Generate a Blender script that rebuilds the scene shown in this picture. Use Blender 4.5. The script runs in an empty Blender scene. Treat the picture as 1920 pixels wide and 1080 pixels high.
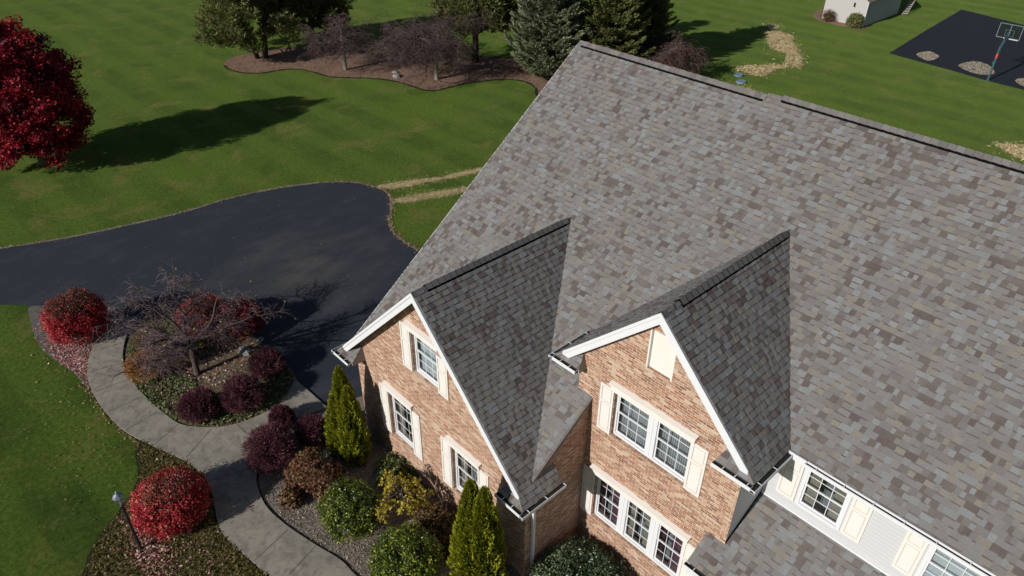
import bpy, math, random
import numpy as np
from mathutils import Vector, Matrix
from mathutils.geometry import tessellate_polygon
R = math.radians
scn = bpy.context.scene
col = scn.collection
rng = np.random.default_rng(7)
random.seed(7)

# ------------------------------------------------------------------ camera
cam_d = bpy.data.cameras.new('camera')
cam = bpy.data.objects.new('camera', cam_d); col.objects.link(cam)
YAW, PITCH, ROLL = R(-46.71), R(-34.404), R(0.658)
CAM = Vector((16.596, -11.678, 18.258))
fw = Vector((math.cos(PITCH)*math.sin(YAW), math.cos(PITCH)*math.cos(YAW), math.sin(PITCH)))
rt0 = fw.cross(Vector((0, 0, 1))).normalized(); up0 = rt0.cross(fw)
rt = rt0*math.cos(ROLL) + up0*math.sin(ROLL)
up = -rt0*math.sin(ROLL) + up0*math.cos(ROLL)
m = Matrix((rt, up, -fw)).transposed().to_4x4(); m.translation = CAM
cam.matrix_world = m
cam_d.sensor_width = 36; cam_d.lens = 36*1372.689/1920
cam_d.clip_start = 0.1; cam_d.clip_end = 2000
scn.camera = cam
scn.render.resolution_x = 1024; scn.render.resolution_y = 576

# ------------------------------------------------------------------ light
SUN_EL, SUN_AZ = R(25.8), R(86.3)          # shadows run along SUN_AZ (from +X)
to_sun = Vector((-math.cos(SUN_AZ)*math.cos(SUN_EL), -math.sin(SUN_AZ)*math.cos(SUN_EL), math.sin(SUN_EL)))
w = bpy.data.worlds.new('World'); scn.world = w; w.use_nodes = True
wt = w.node_tree; bgn = wt.nodes['Background']
sky = wt.nodes.new('ShaderNodeTexSky'); sky.sky_type = 'NISHITA'; sky.sun_disc = False
sky.sun_elevation = SUN_EL; sky.sun_rotation = math.atan2(to_sun.x, to_sun.y) % (2*math.pi)
sky.air_density = 1.0; sky.dust_density = 0.6; sky.ozone_density = 1.2
wt.links.new(sky.outputs[0], bgn.inputs[0]); bgn.inputs[1].default_value = 0.050
sd = bpy.data.lights.new('sun', 'SUN'); sd.energy = 4.4; sd.angle = R(0.53); sd.color = (1.0, 0.96, 0.905)
so = bpy.data.objects.new('sun', sd); col.objects.link(so)
so.rotation_euler = (-to_sun).to_track_quat('-Z', 'Y').to_euler(); so.location = (0, -40, 40)
vs = scn.view_settings; vs.view_transform = 'Standard'; vs.look = 'None'; vs.exposure = 0.0; vs.gamma = 1.0

# ------------------------------------------------------------------ materials
def mat(name, rough=0.8, spec=0.3):
    M = bpy.data.materials.new(name); M.use_nodes = True
    nt = M.node_tree; b = nt.nodes['Principled BSDF']
    b.inputs['Roughness'].default_value = rough; b.inputs['Specular IOR Level'].default_value = spec
    return M, nt, b
def N(nt, t, **kw):
    n = nt.nodes.new('ShaderNode'+t)
    for k, v in kw.items():
        if hasattr(n, k): setattr(n, k, v)
        else: n.inputs[k].default_value = v
    return n
def ramp(nt, stops, interp='LINEAR'):
    r = nt.nodes.new('ShaderNodeValToRGB'); cr = r.color_ramp; cr.interpolation = interp
    while len(cr.elements) < len(stops): cr.elements.new(0.5)
    for e, (p, c) in zip(cr.elements, stops): e.position = p; e.color = (c[0], c[1], c[2], 1)
    return r
def mix(nt, a, b, f, mode='MIX'):
    m_ = nt.nodes.new('ShaderNodeMix'); m_.data_type = 'RGBA'; m_.blend_type = mode; m_.clamp_factor = True
    for i, v in ((0, f), (6, a), (7, b)):
        if hasattr(v, 'links'): nt.links.new(v, m_.inputs[i])
        else: m_.inputs[i].default_value = v if i == 0 else (v[0], v[1], v[2], 1)
    return m_.outputs[2]
def noise(nt, vec, scale, detail=4, rough=0.55, dist=0):
    n = nt.nodes.new('ShaderNodeTexNoise'); n.inputs['Scale'].default_value = scale
    n.inputs['Detail'].default_value = detail; n.inputs['Roughness'].default_value = rough; n.inputs['Distortion'].default_value = dist
    if vec is not None: nt.links.new(vec, n.inputs['Vector'])
    return n.outputs['Fac']
def sstep(nt, v, a, b, lo=0, hi=1):
    m_ = nt.nodes.new('ShaderNodeMapRange'); m_.inputs[1].default_value = a; m_.inputs[2].default_value = b
    m_.inputs[3].default_value = lo; m_.inputs[4].default_value = hi; nt.links.new(v, m_.inputs[0]); return m_.outputs[0]
def pos(nt):
    return nt.nodes.new('ShaderNodeNewGeometry').outputs['Position']
def bump(nt, b, h, s, d=0.02):
    n = nt.nodes.new('ShaderNodeBump'); n.inputs['Strength'].default_value = s; n.inputs['Distance'].default_value = d
    nt.links.new(h, n.inputs['Height']); nt.links.new(n.outputs[0], b.inputs['Normal'])
def simple(name, c, rough=0.7, spec=0.3, var=0.15, scale=6, bmp=0.0, metal=0):
    M, nt, b = mat(name, rough, spec); p = pos(nt)
    f = noise(nt, p, scale, 5)
    f2 = noise(nt, p, scale*7, 3)
    cc = mix(nt, [x*(1-var) for x in c], [min(1, x*(1+var)) for x in c], f)
    cc = mix(nt, cc, [x*(1-var*1.3) for x in c], sstep(nt, f2, .5, .75, 0, .6))
    nt.links.new(cc, b.inputs['Base Color']); b.inputs['Metallic'].default_value = metal
    if bmp: bump(nt, b, f2, bmp)
    return M
def leafmat(name, stops, rough=0.6, transl=0.25, spec=0.25):
    M, nt, b = mat(name, rough, spec)
    a = nt.nodes.new('ShaderNodeAttribute'); a.attribute_name = 'v'
    r = ramp(nt, stops); nt.links.new(a.outputs['Fac'], r.inputs[0])
    nt.links.new(r.outputs[0], b.inputs['Base Color'])
    if transl:
        t = nt.nodes.new('ShaderNodeBsdfTranslucent'); nt.links.new(r.outputs[0], t.inputs[0])
        ms = nt.nodes.new('ShaderNodeMixShader'); ms.inputs[0].default_value = transl
        nt.links.new(b.outputs[0], ms.inputs[1]); nt.links.new(t.outputs[0], ms.inputs[2])
        nt.links.new(ms.outputs[0], nt.nodes['Material Output'].inputs[0])
    return M

# lawn
LAWN, nt, b = mat('lawn_grass', 0.95, 0.04); p = pos(nt)
n1 = noise(nt, p, 0.10, 4, .6); n2 = noise(nt, p, 0.7, 6, .65); n3 = noise(nt, p, 9, 5, .75); n4 = noise(nt, p, 0.33, 3, .5, .6)
c = mix(nt, (.027, .053, .007), (.070, .112, .017), sstep(nt, n2, .32, .68))
n7 = noise(nt, p, 2.2, 9, .85); c = mix(nt, c, (.098, .142, .016), sstep(nt, n7, .54, .75, 0, .7)); c = mix(nt, c, (.014, .036, .003), sstep(nt, n7, .46, .25, 0, .6))
c = mix(nt, c, (.090, .140, .012), sstep(nt, n1, .40, .66, 0, .8))
c = mix(nt, c, (.024, .062, .005), sstep(nt, n4, .50, .66, 0, .75))
# mowing bands
mp = N(nt, 'Mapping'); mp.inputs['Rotation'].default_value = (0, 0, R(87)); nt.links.new(p, mp.inputs[0])
wv = N(nt, 'TexWave'); wv.inputs['Scale'].default_value = 0.11; wv.inputs['Distortion'].default_value = .5; wv.inputs['Detail'].default_value = 2; wv.inputs['Detail Scale'].default_value = .6
nt.links.new(mp.outputs[0], wv.inputs[0])
c = mix(nt, c, (.095, .150, .018), sstep(nt, wv.outputs['Fac'], .40, .75, 0, .55))
# dry patches
n5 = noise(nt, p, 0.42, 5, .7, .4)
c = mix(nt, c, (.19, .15, .05), sstep(nt, n5, .53, .67, 0, .7))
n8 = noise(nt, p, 5.5, 6, .85); c = mix(nt, c, (.007, .020, .002), sstep(nt, n8, .52, .34, 0, .85)); c = mix(nt, c, (.14, .19, .03), sstep(nt, n8, .55, .68, 0, .55))
c = mix(nt, c, (.012, .026, .005), sstep(nt, n3, .52, .30, 0, .75))
c = mix(nt, c, (.12, .165, .03), sstep(nt, n3, .60, .85, 0, .5))
n6 = noise(nt, p, 34, 3, .8)
c = mix(nt, c, (.010, .020, .004), sstep(nt, n6, .5, .3, 0, .6))
c = mix(nt, c, (.13, .17, .03), sstep(nt, n6, .6, .8, 0, .35))
nt.links.new(c, b.inputs['Base Color']); bump(nt, b, n6, .9, .03)
b.inputs['Sheen Weight'].default_value = .20; b.inputs['Sheen Roughness'].default_value = .45; b.inputs['Sheen Tint'].default_value = (.46, .64, .17, 1)

ASPH, nt, b = mat('sealed_asphalt', 0.75, 0.25); p = pos(nt)
mp = N(nt, 'Mapping'); mp.inputs['Rotation'].default_value = (0, 0, R(-35)); mp.inputs['Scale'].default_value = (1, .5, 1); nt.links.new(p, mp.inputs[0])
s1 = noise(nt, mp.outputs[0], .8, 9, .72, .3); s2 = noise(nt, p, 0.22, 4, .6); s3 = noise(nt, p, 55, 3, .8)
c = mix(nt, (.026, .031, .042), (.036, .042, .055), s2)
c = mix(nt, c, (.075, .078, .085), sstep(nt, s1, .50, .78, 0, .6))
sx = N(nt, 'VectorMath', operation='DISTANCE'); nt.links.new(p, sx.inputs[0]); sx.inputs[1].default_value = (-10.3, .8, 0)
dst = sstep(nt, sx.outputs['Value'], .6, 4.6, 1, 0)
mm = N(nt, 'Math', operation='MULTIPLY'); nt.links.new(dst, mm.inputs[0]); nt.links.new(sstep(nt, s1, .35, .62), mm.inputs[1])
c = mix(nt, c, (.085, .080, .074), mm.outputs[0])
c = mix(nt, c, (.008, .009, .012), sstep(nt, s3, .5, .3, 0, .5))
c = mix(nt, c, (.11, .11, .12), sstep(nt, s3, .66, .8, 0, .5))
nt.links.new(c, b.inputs['Base Color']); bump(nt, b, s3, .35, .01)
COURT_M = simple('court_asphalt', (.022, .024, .033), .85, .2, .25, 1.2, .3)

CONC, nt, b = mat('walk_concrete', 0.85, 0.2); p = pos(nt)
c1 = noise(nt, p, 1.1, 6, .7); c2 = noise(nt, p, 30, 4, .8); c3 = noise(nt, p, 3.6, 6, .7, .7)
c = mix(nt, (.235, .215, .180), (.34, .31, .26), sstep(nt, c1, .3, .7))
c = mix(nt, c, (.13, .12, .102), sstep(nt, c3, .45, .68, 0, .75))
c = mix(nt, c, (.09, .09, .085), sstep(nt, c2, .45, .25, 0, .7))
c = mix(nt, c, (.30, .29, .27), sstep(nt, c2, .62, .8, 0, .5))
nt.links.new(c, b.inputs['Base Color']); bump(nt, b, c2, .3, .01)
JOINT = simple('joint_filler', (.055, .052, .047), .95, .1, .3, 20)

def soil(name, a, bb, dark, scale=14):
    M, nt, b = mat(name, .95, .1); p = pos(nt)
    n1 = noise(nt, p, .9, 5, .6); n2 = noise(nt, p, scale, 5, .8); n3 = noise(nt, p, scale*3, 3, .8)
    c = mix(nt, a, bb, sstep(nt, n1, .3, .7))
    c = mix(nt, c, dark, sstep(nt, n2, .52, .32, 0, .8))
    c = mix(nt, c, [min(1, x*1.9) for x in bb], sstep(nt, n3, .6, .8, 0, .55))
    nt.links.new(c, b.inputs['Base Color']); bump(nt, b, n2, .9, .05)
    return M
MULCH = soil('grey_mulch', (.20, .168, .135), (.29, .245, .20), (.085, .07, .058))
BACKM = soil('red_brown_mulch', (.23, .145, .10), (.32, .21, .155), (.05, .026, .018), 10)
LEAFBED = soil('leafy_bed', (.10, .085, .032), (.14, .115, .05), (.022, .022, .008))
ISLM = soil('island_soil', (.14, .115, .07), (.20, .155, .105), (.025, .022, .012))
EDGE = soil('dark_edge', (.025, .022, .012), (.04, .035, .02), (.01, .01, .006))
LBEDM = soil('pale_gravel', (.14, .13, .12), (.20, .185, .17), (.06, .055, .05))

def brickmat(name, w_=.205, h_=.072):
    M, nt, b = mat(name, .88, .15)
    uv = nt.nodes.new('ShaderNodeUVMap'); uv.uv_map = 'uv'
    wob = nt.nodes.new('ShaderNodeTexNoise'); wob.inputs['Scale'].default_value = 9; nt.links.new(uv.outputs[0], wob.inputs['Vector'])
    ms = N(nt, 'VectorMath', operation='MULTIPLY_ADD'); nt.links.new(wob.outputs['Color'], ms.inputs[0]); ms.inputs[1].default_value = (.018, .010, 0); nt.links.new(uv.outputs[0], ms.inputs[2])
    v = ms.outputs[0]
    br = N(nt, 'TexBrick'); nt.links.new(v, br.inputs['Vector'])
    br.inputs['Scale'].default_value = 1; br.inputs['Brick Width'].default_value = w_; br.inputs['Row Height'].default_value = h_
    br.inputs['Mortar Size'].default_value = .0085; br.inputs['Mortar Smooth'].default_value = .35; br.inputs['Bias'].default_value = 0
    br.inputs['Color1'].default_value = (0, 0, 0, 1); br.inputs['Color2'].default_value = (1, 1, 1, 1); br.inputs['Mortar'].default_value = (.5, .5, .5, 1)
    rp = ramp(nt, [(0, (.20, .075, .042)), (.2, (.325, .142, .080)), (.45, (.43, .222, .132)), (.62, (.275, .110, .064)), (.8, (.48, .31, .20)), (1, (.55, .42, .31))])
    nt.links.new(br.outputs['Color'], rp.inputs[0])
    nn = noise(nt, uv.outputs[0], 24, 5, .75); n2 = noise(nt, uv.outputs[0], 1.6, 4, .6); n3 = noise(nt, uv.outputs[0], 7, 5, .7)
    c = mix(nt, rp.outputs[0], (.64, .52, .41), sstep(nt, n3, .50, .72, 0, .6))
    c = mix(nt, c, (.18, .075, .04), sstep(nt, nn, .46, .28, 0, .65))
    c = mix(nt, c, (.62, .53, .44), br.outputs['Fac'])
    c = mix(nt, c, (.22, .14, .10), sstep(nt, n2, .55, .75, 0, .35))
    nt.links.new(c, b.inputs['Base Color'])
    iv = N(nt, 'Math', operation='SUBTRACT'); iv.inputs[0].default_value = 1; nt.links.new(br.outputs['Fac'], iv.inputs[1])
    ad = N(nt, 'Math', operation='MULTIPLY_ADD'); nt.links.new(nn, ad.inputs[0]); ad.inputs[1].default_value = .8; nt.links.new(iv.outputs[0], ad.inputs[2])
    bump(nt, b, ad.outputs[0], .9, .012)
    return M
BRICK = brickmat('tumbled_brick')
def sidingmat(name, c, horiz=True, pitch=.11):
    M, nt, b = mat(name, .6, .3); p = pos(nt)
    sp = nt.nodes.new('ShaderNodeSeparateXYZ'); nt.links.new(p, sp.inputs[0])
    d = N(nt, 'Math', operation='DIVIDE'); nt.links.new(sp.outputs[2 if horiz else 0], d.inputs[0]); d.inputs[1].default_value = pitch
    f = N(nt, 'Math', operation='FRACT'); nt.links.new(d.outputs[0], f.inputs[0])
    g = noise(nt, p, 40, 3, .6)
    cc = mix(nt, c, [x*.9 for x in c], g)
    cc = mix(nt, cc, [x*.55 for x in c], sstep(nt, f.outputs[0], .10, .0))
    nt.links.new(cc, b.inputs['Base Color']); bump(nt, b, f.outputs[0], .5, .012)
    return M
SIDING = sidingmat('vinyl_siding', (.60, .60, .61))
SHEDM = sidingmat('shed_siding', (.46, .45, .43), False, .2)
WHITE = simple('white_trim', (.68, .69, .71), .45, .4, .04, 3)
CREAM = simple('cream_paint', (.72, .69, .645), .55, .35, .05, 3)
CREAM_D = simple('cream_groove', (.56, .53, .48), .7, .2, .1, 5)
FASCIA = simple('taupe_trim', (.20, .175, .16), .8, .2, .12, 8)
SOFFIT = simple('brown_soffit', (.30, .27, .25), .8, .2, .1, 8)
GUT_IN = simple('gutter_debris', (.03, .028, .024), .9, .1, .4, 14)
VENTB = simple('black_vent', (.004, .004, .005), .9, .05, .2, 20)
BLACK = simple('black_metal', (.018, .018, .02), .4, .5, .1, 10)
PALEBACK = simple('pale_backing', (.30, .32, .34), .9, .1, .1, 2)
BLIND = simple('blind_white', (.66, .68, .69), .8, .2, .08, 6)
CURT = simple('curtain_tan', (.52, .47, .40), .9, .1, .2, 9)
CURTR = simple('curtain_plum', (.24, .13, .17), .9, .1, .2, 9)
GLASS, nt, b = mat('window_glass', 0.02, .5)
gl = nt.nodes.new('ShaderNodeBsdfGlossy'); gl.inputs[1 if 'Roughness' == gl.inputs[1].name else 'Roughness'].default_value = .02; gl.inputs[0].default_value = (.9, .95, 1, 1)
tr = nt.nodes.new('ShaderNodeBsdfTransparent'); tr.inputs[0].default_value = (.70, .74, .76, 1)
fr = nt.nodes.new('ShaderNodeFresnel'); fr.inputs[0].default_value = 2.1
ms = nt.nodes.new('ShaderNodeMixShader'); nt.links.new(fr.outputs[0], ms.inputs[0]); nt.links.new(tr.outputs[0], ms.inputs[1]); nt.links.new(gl.outputs[0], ms.inputs[2])
nt.links.new(ms.outputs[0], nt.nodes['Material Output'].inputs[0])
def shinglemat(name, cap=False):
    M, nt, b = mat(name, .92, .12); p = pos(nt)
    a = nt.nodes.new('ShaderNodeAttribute'); a.attribute_name = 'v'
    if cap: rp = ramp(nt, [(0, (.13, .122, .118)), (.5, (.165, .155, .15)), (1, (.20, .19, .183))])
    else: rp = ramp(nt, [(0, (.104, .083, .078)), (.10, (.130, .107, .100)), (.17, (.154, .139, .133)), (.22, (.176, .168, .162)), (.60, (.203, .198, .193)), (.70, (.207, .214, .218)), (.86, (.230, .243, .249)), (.90, (.207, .192, .169)), (1, (.226, .206, .176))])
    nt.links.new(a.outputs['Fac'], rp.inputs[0])
    g = noise(nt, p, 75, 3, .85); g2 = noise(nt, p, 1.2, 4, .6)
    c = mix(nt, rp.outputs[0], (.07, .06, .055), sstep(nt, g, .5, .3, 0, .6))
    c = mix(nt, c, (.42, .40, .38), sstep(nt, g, .58, .8, 0, .6))
    c = mix(nt, c, (.20, .185, .175), sstep(nt, g2, .45, .75, 0, .45))
    nt.links.new(c, b.inputs['Base Color']); bump(nt, b, g, .4, .006)
    return M
SHING = shinglemat('laminated_shingle'); CAPM = shinglemat('cap_shingle', True)
BARK = simple('grey_bark', (.16, .14, .12), .9, .1, .35, 14, .6)
BARKD = simple('dark_bark', (.065, .05, .04), .9, .1, .35, 14, .6)
BARKP = simple('pale_bark', (.22, .205, .185), .9, .1, .25, 14, .5)
TWIG = simple('purple_twig', (.085, .056, .056), .8, .2, .3, 4)
TWIGL = simple('mauve_twig', (.18, .125, .135), .8, .2, .3, 4)
TWIGR = simple('red_twig', (.105, .06, .055), .8, .2, .3, 4)

BARKT = simple('dusky_branch', (.085, .066, .062), .9, .1, .3, 14, .4)

# ------------------------------------------------------------------ mesh helpers
def tag(o, label=None, cat=None, group=None, kind=None):
    if label: o['label'] = label
    if cat: o['category'] = cat
    if group: o['group'] = group
    if kind: o['kind'] = kind
    return o
def empty(name, loc, label, cat, group=None):
    o = bpy.data.objects.new(name, None); col.objects.link(o); o.location = loc; o.empty_display_size = .2
    return tag(o, label, cat, group)
def wloc(o):
    v = Vector((0, 0, 0))
    while o is not None: v += o.location; o = o.parent
    return v
def link(name, me, mats, parent):
    for m_ in (mats if isinstance(mats, (list, tuple)) else [mats]): me.materials.append(m_)
    o = bpy.data.objects.new(name, me); col.objects.link(o)
    if parent is not None:
        off = wloc(parent); o.parent = parent
        n = len(me.vertices); co = np.empty(n*3, np.float32); me.vertices.foreach_get('co', co)
        co = co.reshape(-1, 3) - np.array(off, np.float32); me.vertices.foreach_set('co', co.ravel()); me.update()
    return o
class MB:
    def __init__(s): s.v = []; s.f = []; s.mi = []; s.val = []; s.uv = None
    def poly(s, pts, mi=0, val=0.5):
        i = len(s.v); s.v += [tuple(p) for p in pts]; s.f.append(tuple(range(i, i+len(pts)))); s.mi.append(mi); s.val.append(val); return s
    def box(s, a, b_, mi=0, val=.5):
        x0, y0, z0 = [min(a[i], b_[i]) for i in range(3)]; x1, y1, z1 = [max(a[i], b_[i]) for i in range(3)]
        i = len(s.v); s.v += [(x0,y0,z0),(x1,y0,z0),(x1,y1,z0),(x0,y1,z0),(x0,y0,z1),(x1,y0,z1),(x1,y1,z1),(x0,y1,z1)]
        for f in ((0,3,2,1),(4,5,6,7),(0,1,5,4),(1,2,6,5),(2,3,7,6),(3,0,4,7)): s.f.append(tuple(i+k for k in f)); s.mi.append(mi); s.val.append(val)
        return s
    def prism(s, pts, d, mi=0, val=.5):
        """planar polygon pts extruded by vector d"""
        n = len(pts); i = len(s.v); d = Vector(d)
        s.v += [tuple(Vector(p)) for p in pts] + [tuple(Vector(p)+d) for p in pts]
        tris = tessellate_polygon([[Vector(p) for p in pts]])
        for t in tris:
            s.f.append(tuple(i+k for k in t)); s.f.append(tuple(i+n+k for k in reversed(t))); s.mi += [mi, mi]; s.val += [val, val]
        for k in range(n):
            k2 = (k+1) % n; s.f.append((i+k, i+k2, i+n+k2, i+n+k)); s.mi.append(mi); s.val.append(val)
        return s
    def tube(s, pts, rad, n=6, mi=0, val=.5, cap=True):
        pts = [Vector(p) for p in pts]; rad = rad if hasattr(rad, '__len__') else [rad]*len(pts)
        i0 = len(s.v); ref = None
        for k, p in enumerate(pts):
            d = (pts[min(k+1, len(pts)-1)] - pts[max(k-1, 0)])
            if d.length < 1e-9: d = Vector((0, 0, 1))
            d.normalize()
            if ref is None: ref = d.orthogonal().normalized()
            a = (ref - d*ref.dot(d)); a = a.normalized() if a.length > 1e-6 else d.orthogonal().normalized(); ref = a; bb = d.cross(a)
            for j in range(n):
                t = 2*math.pi*j/n; s.v.append(tuple(p + a*(math.cos(t)*rad[k]) + bb*(math.sin(t)*rad[k])))
        for k in range(len(pts)-1):
            for j in range(n):
                a_ = i0+k*n+j; b2 = i0+k*n+(j+1) % n
                s.f.append((a_, b2, b2+n, a_+n)); s.mi.append(mi); s.val.append(val)
        if cap:
            s.f.append(tuple(i0+j for j in reversed(range(n)))); s.mi.append(mi); s.val.append(val)
            e = i0+(len(pts)-1)*n; s.f.append(tuple(e+j for j in range(n))); s.mi.append(mi); s.val.append(val)
        return s
    def lathe(s, c, prof, n=16, mi=0):
        for k in range(len(prof)-1):
            (r0, z0), (r1, z1) = prof[k], prof[k+1]
            for j in range(n):
                a, b_ = 2*math.pi*j/n, 2*math.pi*(j+1)/n
                P = lambda r, z, t: (c[0]+r*math.cos(t), c[1]+r*math.sin(t), c[2]+z)
                s.poly([P(r0, z0, a), P(r0, z0, b_), P(r1, z1, b_), P(r1, z1, a)], mi)
        return s
    def build(s, name, mats, parent=None, smooth=False):
        me = bpy.data.meshes.new(name); me.from_pydata(s.v, [], s.f)
        me.polygons.foreach_set('material_index', s.mi)
        if smooth: me.polygons.foreach_set('use_smooth', [True]*len(s.f))
        at = me.attributes.new('v', 'FLOAT', 'FACE'); at.data.foreach_set('value', np.array(s.val, np.float32))
        me.update()
        return link(name, me, mats, parent)
def wall_uv(me, axis):
    u = me.uv_layers.new(name='uv'); co = np.empty(len(me.vertices)*3, np.float32); me.vertices.foreach_get('co', co); co = co.reshape(-1, 3)
    li = np.empty(len(me.loops), np.int32); me.loops.foreach_get('vertex_index', li)
    a = co[li]; uvs = np.stack([a[:, axis], a[:, 2]], 1)
    u.data.foreach_set('uv', uvs.astype(np.float32).ravel())
def quads(name, C, U, V, val, mats, parent=None, quad=False):
    """n leaf cards: diamonds with half axes U and V, one random value per face"""
    n = len(C); 
    if quad: P = np.stack([C-U-V, C+U-V, C+U+V, C-U+V], 1)
    else: P = np.stack([C-U, C-V*.9+U*.15, C+U, C+V*.9+U*.15], 1)
    me = bpy.data.meshes.new(name); me.vertices.add(4*n); me.vertices.foreach_set('co', P.reshape(-1).astype(np.float32))
    me.loops.add(4*n); me.loops.foreach_set('vertex_index', np.arange(4*n, dtype=np.int32))
    me.polygons.add(n); me.polygons.foreach_set('loop_start', np.arange(0, 4*n, 4, dtype=np.int32)); 
    me.update(calc_edges=True)
    at = me.attributes.new('v', 'FLOAT', 'FACE'); at.data.foreach_set('value', np.clip(val, 0, 1).astype(np.float32))
    return link(name, me, mats, parent)
def unit(a): return a/np.maximum(np.linalg.norm(a, axis=-1, keepdims=True), 1e-9)
def rdir(n): return unit(rng.normal(size=(n, 3)))
def frame(d, n_=None):
    """random perpendicular to each row of d"""
    r = rdir(len(d)) if n_ is None else n_
    v = np.cross(d, r); return unit(v)
def smooth_poly(P, sub=4, closed=True):
    P = np.array(P, float); n = len(P); out = []
    rngk = range(n) if closed else range(n-1)
    for i in rngk:
        g = (lambda k: P[k % n]) if closed else (lambda k: P[min(max(k, 0), n-1)])
        a, b_, c_, d_ = g(i-1), g(i), g(i+1), g(i+2)
        for t in np.arange(sub)/sub:
            out.append(.5*((2*b_)+(-a+c_)*t+(2*a-5*b_+4*c_-d_)*t*t+(-a+3*b_-3*c_+d_)*t**3))
    if not closed: out.append(P[-1])
    return np.array(out)
def sheet(name, P, z, m_, smooth=True, thick=0):
    Q = smooth_poly(P) if smooth else np.array(P)
    mb = MB(); pts = [(q[0], q[1], z) for q in Q]
    if thick: mb.prism(pts, (0, 0, -thick))
    else:
        i = len(mb.v); mb.v += pts
        for t in tessellate_polygon([[Vector(p) for p in pts]]):
            a, b_, c_ = [Vector(pts[k]) for k in t]
            if (b_-a).cross(c_-a).z < 0: t = t[::-1]
            mb.f.append(tuple(t)); mb.mi.append(0); mb.val.append(.5)
    o = mb.build(name, m_); o['kind'] = 'structure'; return o
def inside(P, Q):
    """points P (n,2) in polygon Q"""
    x, y = P[:, 0], P[:, 1]; r = np.zeros(len(P), bool); n = len(Q)
    for i in range(n):
        x0, y0 = Q[i-1]; x1, y1 = Q[i]
        if y0 == y1: continue
        r ^= ((y0 > y) != (y1 > y)) & (x < (x1-x0)*(y-y0)/(y1-y0)+x0)
    return r
def sample_poly(Q, n):
    Q = np.array(Q); lo, hi = Q.min(0), Q.max(0); out = np.zeros((0, 2))
    while len(out) < n:
        p_ = lo + (hi-lo)*rng.random((n*3, 2)); out = np.concatenate([out, p_[inside(p_, Q)]])
    return out[:n]

# ------------------------------------------------------------------ ground plan in metres
DRIVE=[(-21.83,-10.36),(-21.48,-9.11),(-20.48,-6.60),(-19.69,-3.60),(-19.23,-1.08),(-19.11,1.18),(-18.50,3.65),(-17.52,5.73),(-16.65,6.90),(-15.53,7.56),(-14.31,7.85),(-13.23,7.47),(-12.01,6.61),(-11.37,6.06),(-10.34,5.60),(-9.12,5.42),(-8.09,5.45),(-4.39,4.86),(-0.33,-0.02),(-0.48,-2.26),(-1.55,-3.45),(-2.52,-5.29),(-3.77,-7.03),(-6.05,-7.98),(-8.85,-8.50),(-11.11,-8.14),(-14.34,-8.79),(-15.39,-9.39),(-15.77,-9.63),(-16.37,-10.29),(-17.22,-11.29)]
ISLAND=[(-11.38,-6.35),(-10.55,-7.01),(-9.65,-7.52),(-8.37,-7.97),(-7.07,-8.07),(-5.65,-7.94),(-4.51,-7.65),(-3.64,-7.09),(-3.10,-6.38),(-2.89,-5.50),(-2.88,-4.70),(-3.24,-3.86),(-3.76,-3.44),(-4.51,-3.27),(-5.56,-3.26),(-6.58,-3.41),(-7.50,-3.40),(-8.75,-3.72),(-10.01,-4.29),(-11.23,-5.36),(-11.49,-5.92)]
WALK_OUT=[(-12.22,-7.06),(-11.23,-7.97),(-10.44,-8.54),(-9.38,-8.99),(-8.34,-9.21),(-6.92,-9.25),(-5.34,-9.09),(-3.96,-8.63),(-2.92,-8.23),(-2.22,-8.03),(-1.44,-7.97),(-0.56,-8.10),(0.43,-8.40),(1.20,-8.45),(2.27,-8.28),(3.05,-8.14),(4.21,-7.85)]
WALK_IN=[(-11.53,-6.30),(-11.19,-6.78),(-9.99,-7.46),(-8.99,-7.83),(-7.68,-7.96),(-6.27,-7.90),(-5.15,-7.75),(-4.36,-7.57),(-3.78,-7.16),(-3.35,-6.69),(-3.06,-6.15),(-2.92,-5.45),(-2.89,-4.67),(-3.40,-3.91),(-3.76,-3.49),(-1.66,-3.40),(-1.89,-4.41),(-2.27,-5.32),(-2.12,-5.97),(-1.52,-6.39),(-0.87,-6.56),(-0.70,-6.54),(-0.20,-6.83),(0.79,-7.05),(1.86,-6.95),(3.08,-6.66),(4.00,-6.40),(4.70,-6.35),(5.73,-6.19)]
LBED=[(-15.39,-9.39),(-13.94,-9.70),(-12.23,-9.87),(-10.70,-9.63),(-9.65,-9.37),(-8.45,-9.28),(-9.18,-8.86),(-10.39,-8.48),(-11.11,-7.84),(-11.92,-6.95),(-13.36,-7.42),(-14.33,-8.38)]
LAMPBED=[(-4.51,-8.88),(-4.03,-9.13),(-3.05,-9.40),(-2.43,-9.84),(-1.79,-10.62),(-1.28,-11.31),(-0.47,-11.86),(0.37,-12.26),(4.54,-7.72),(3.22,-7.96),(2.31,-8.14),(1.12,-8.29),(0.27,-8.23),(-0.61,-8.00),(-1.49,-7.86),(-2.35,-7.98),(-3.08,-8.16),(-4.10,-8.58)]
FBED=[(-1.76,-3.51),(-2.06,-4.32),(-2.58,-5.16),(-2.36,-6.16),(-0.97,-6.66),(-0.82,-6.67),(-0.31,-6.96),(0.68,-7.17),(1.75,-7.07),(2.98,-6.78),(3.90,-6.51),(4.60,-6.46),(5.58,-6.36),(8.52,-5.77),(13.73,-3.06),(14.10,1.12),(6.74,0.98),(-1.34,-0.25),(-1.30,-1.94)]
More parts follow.
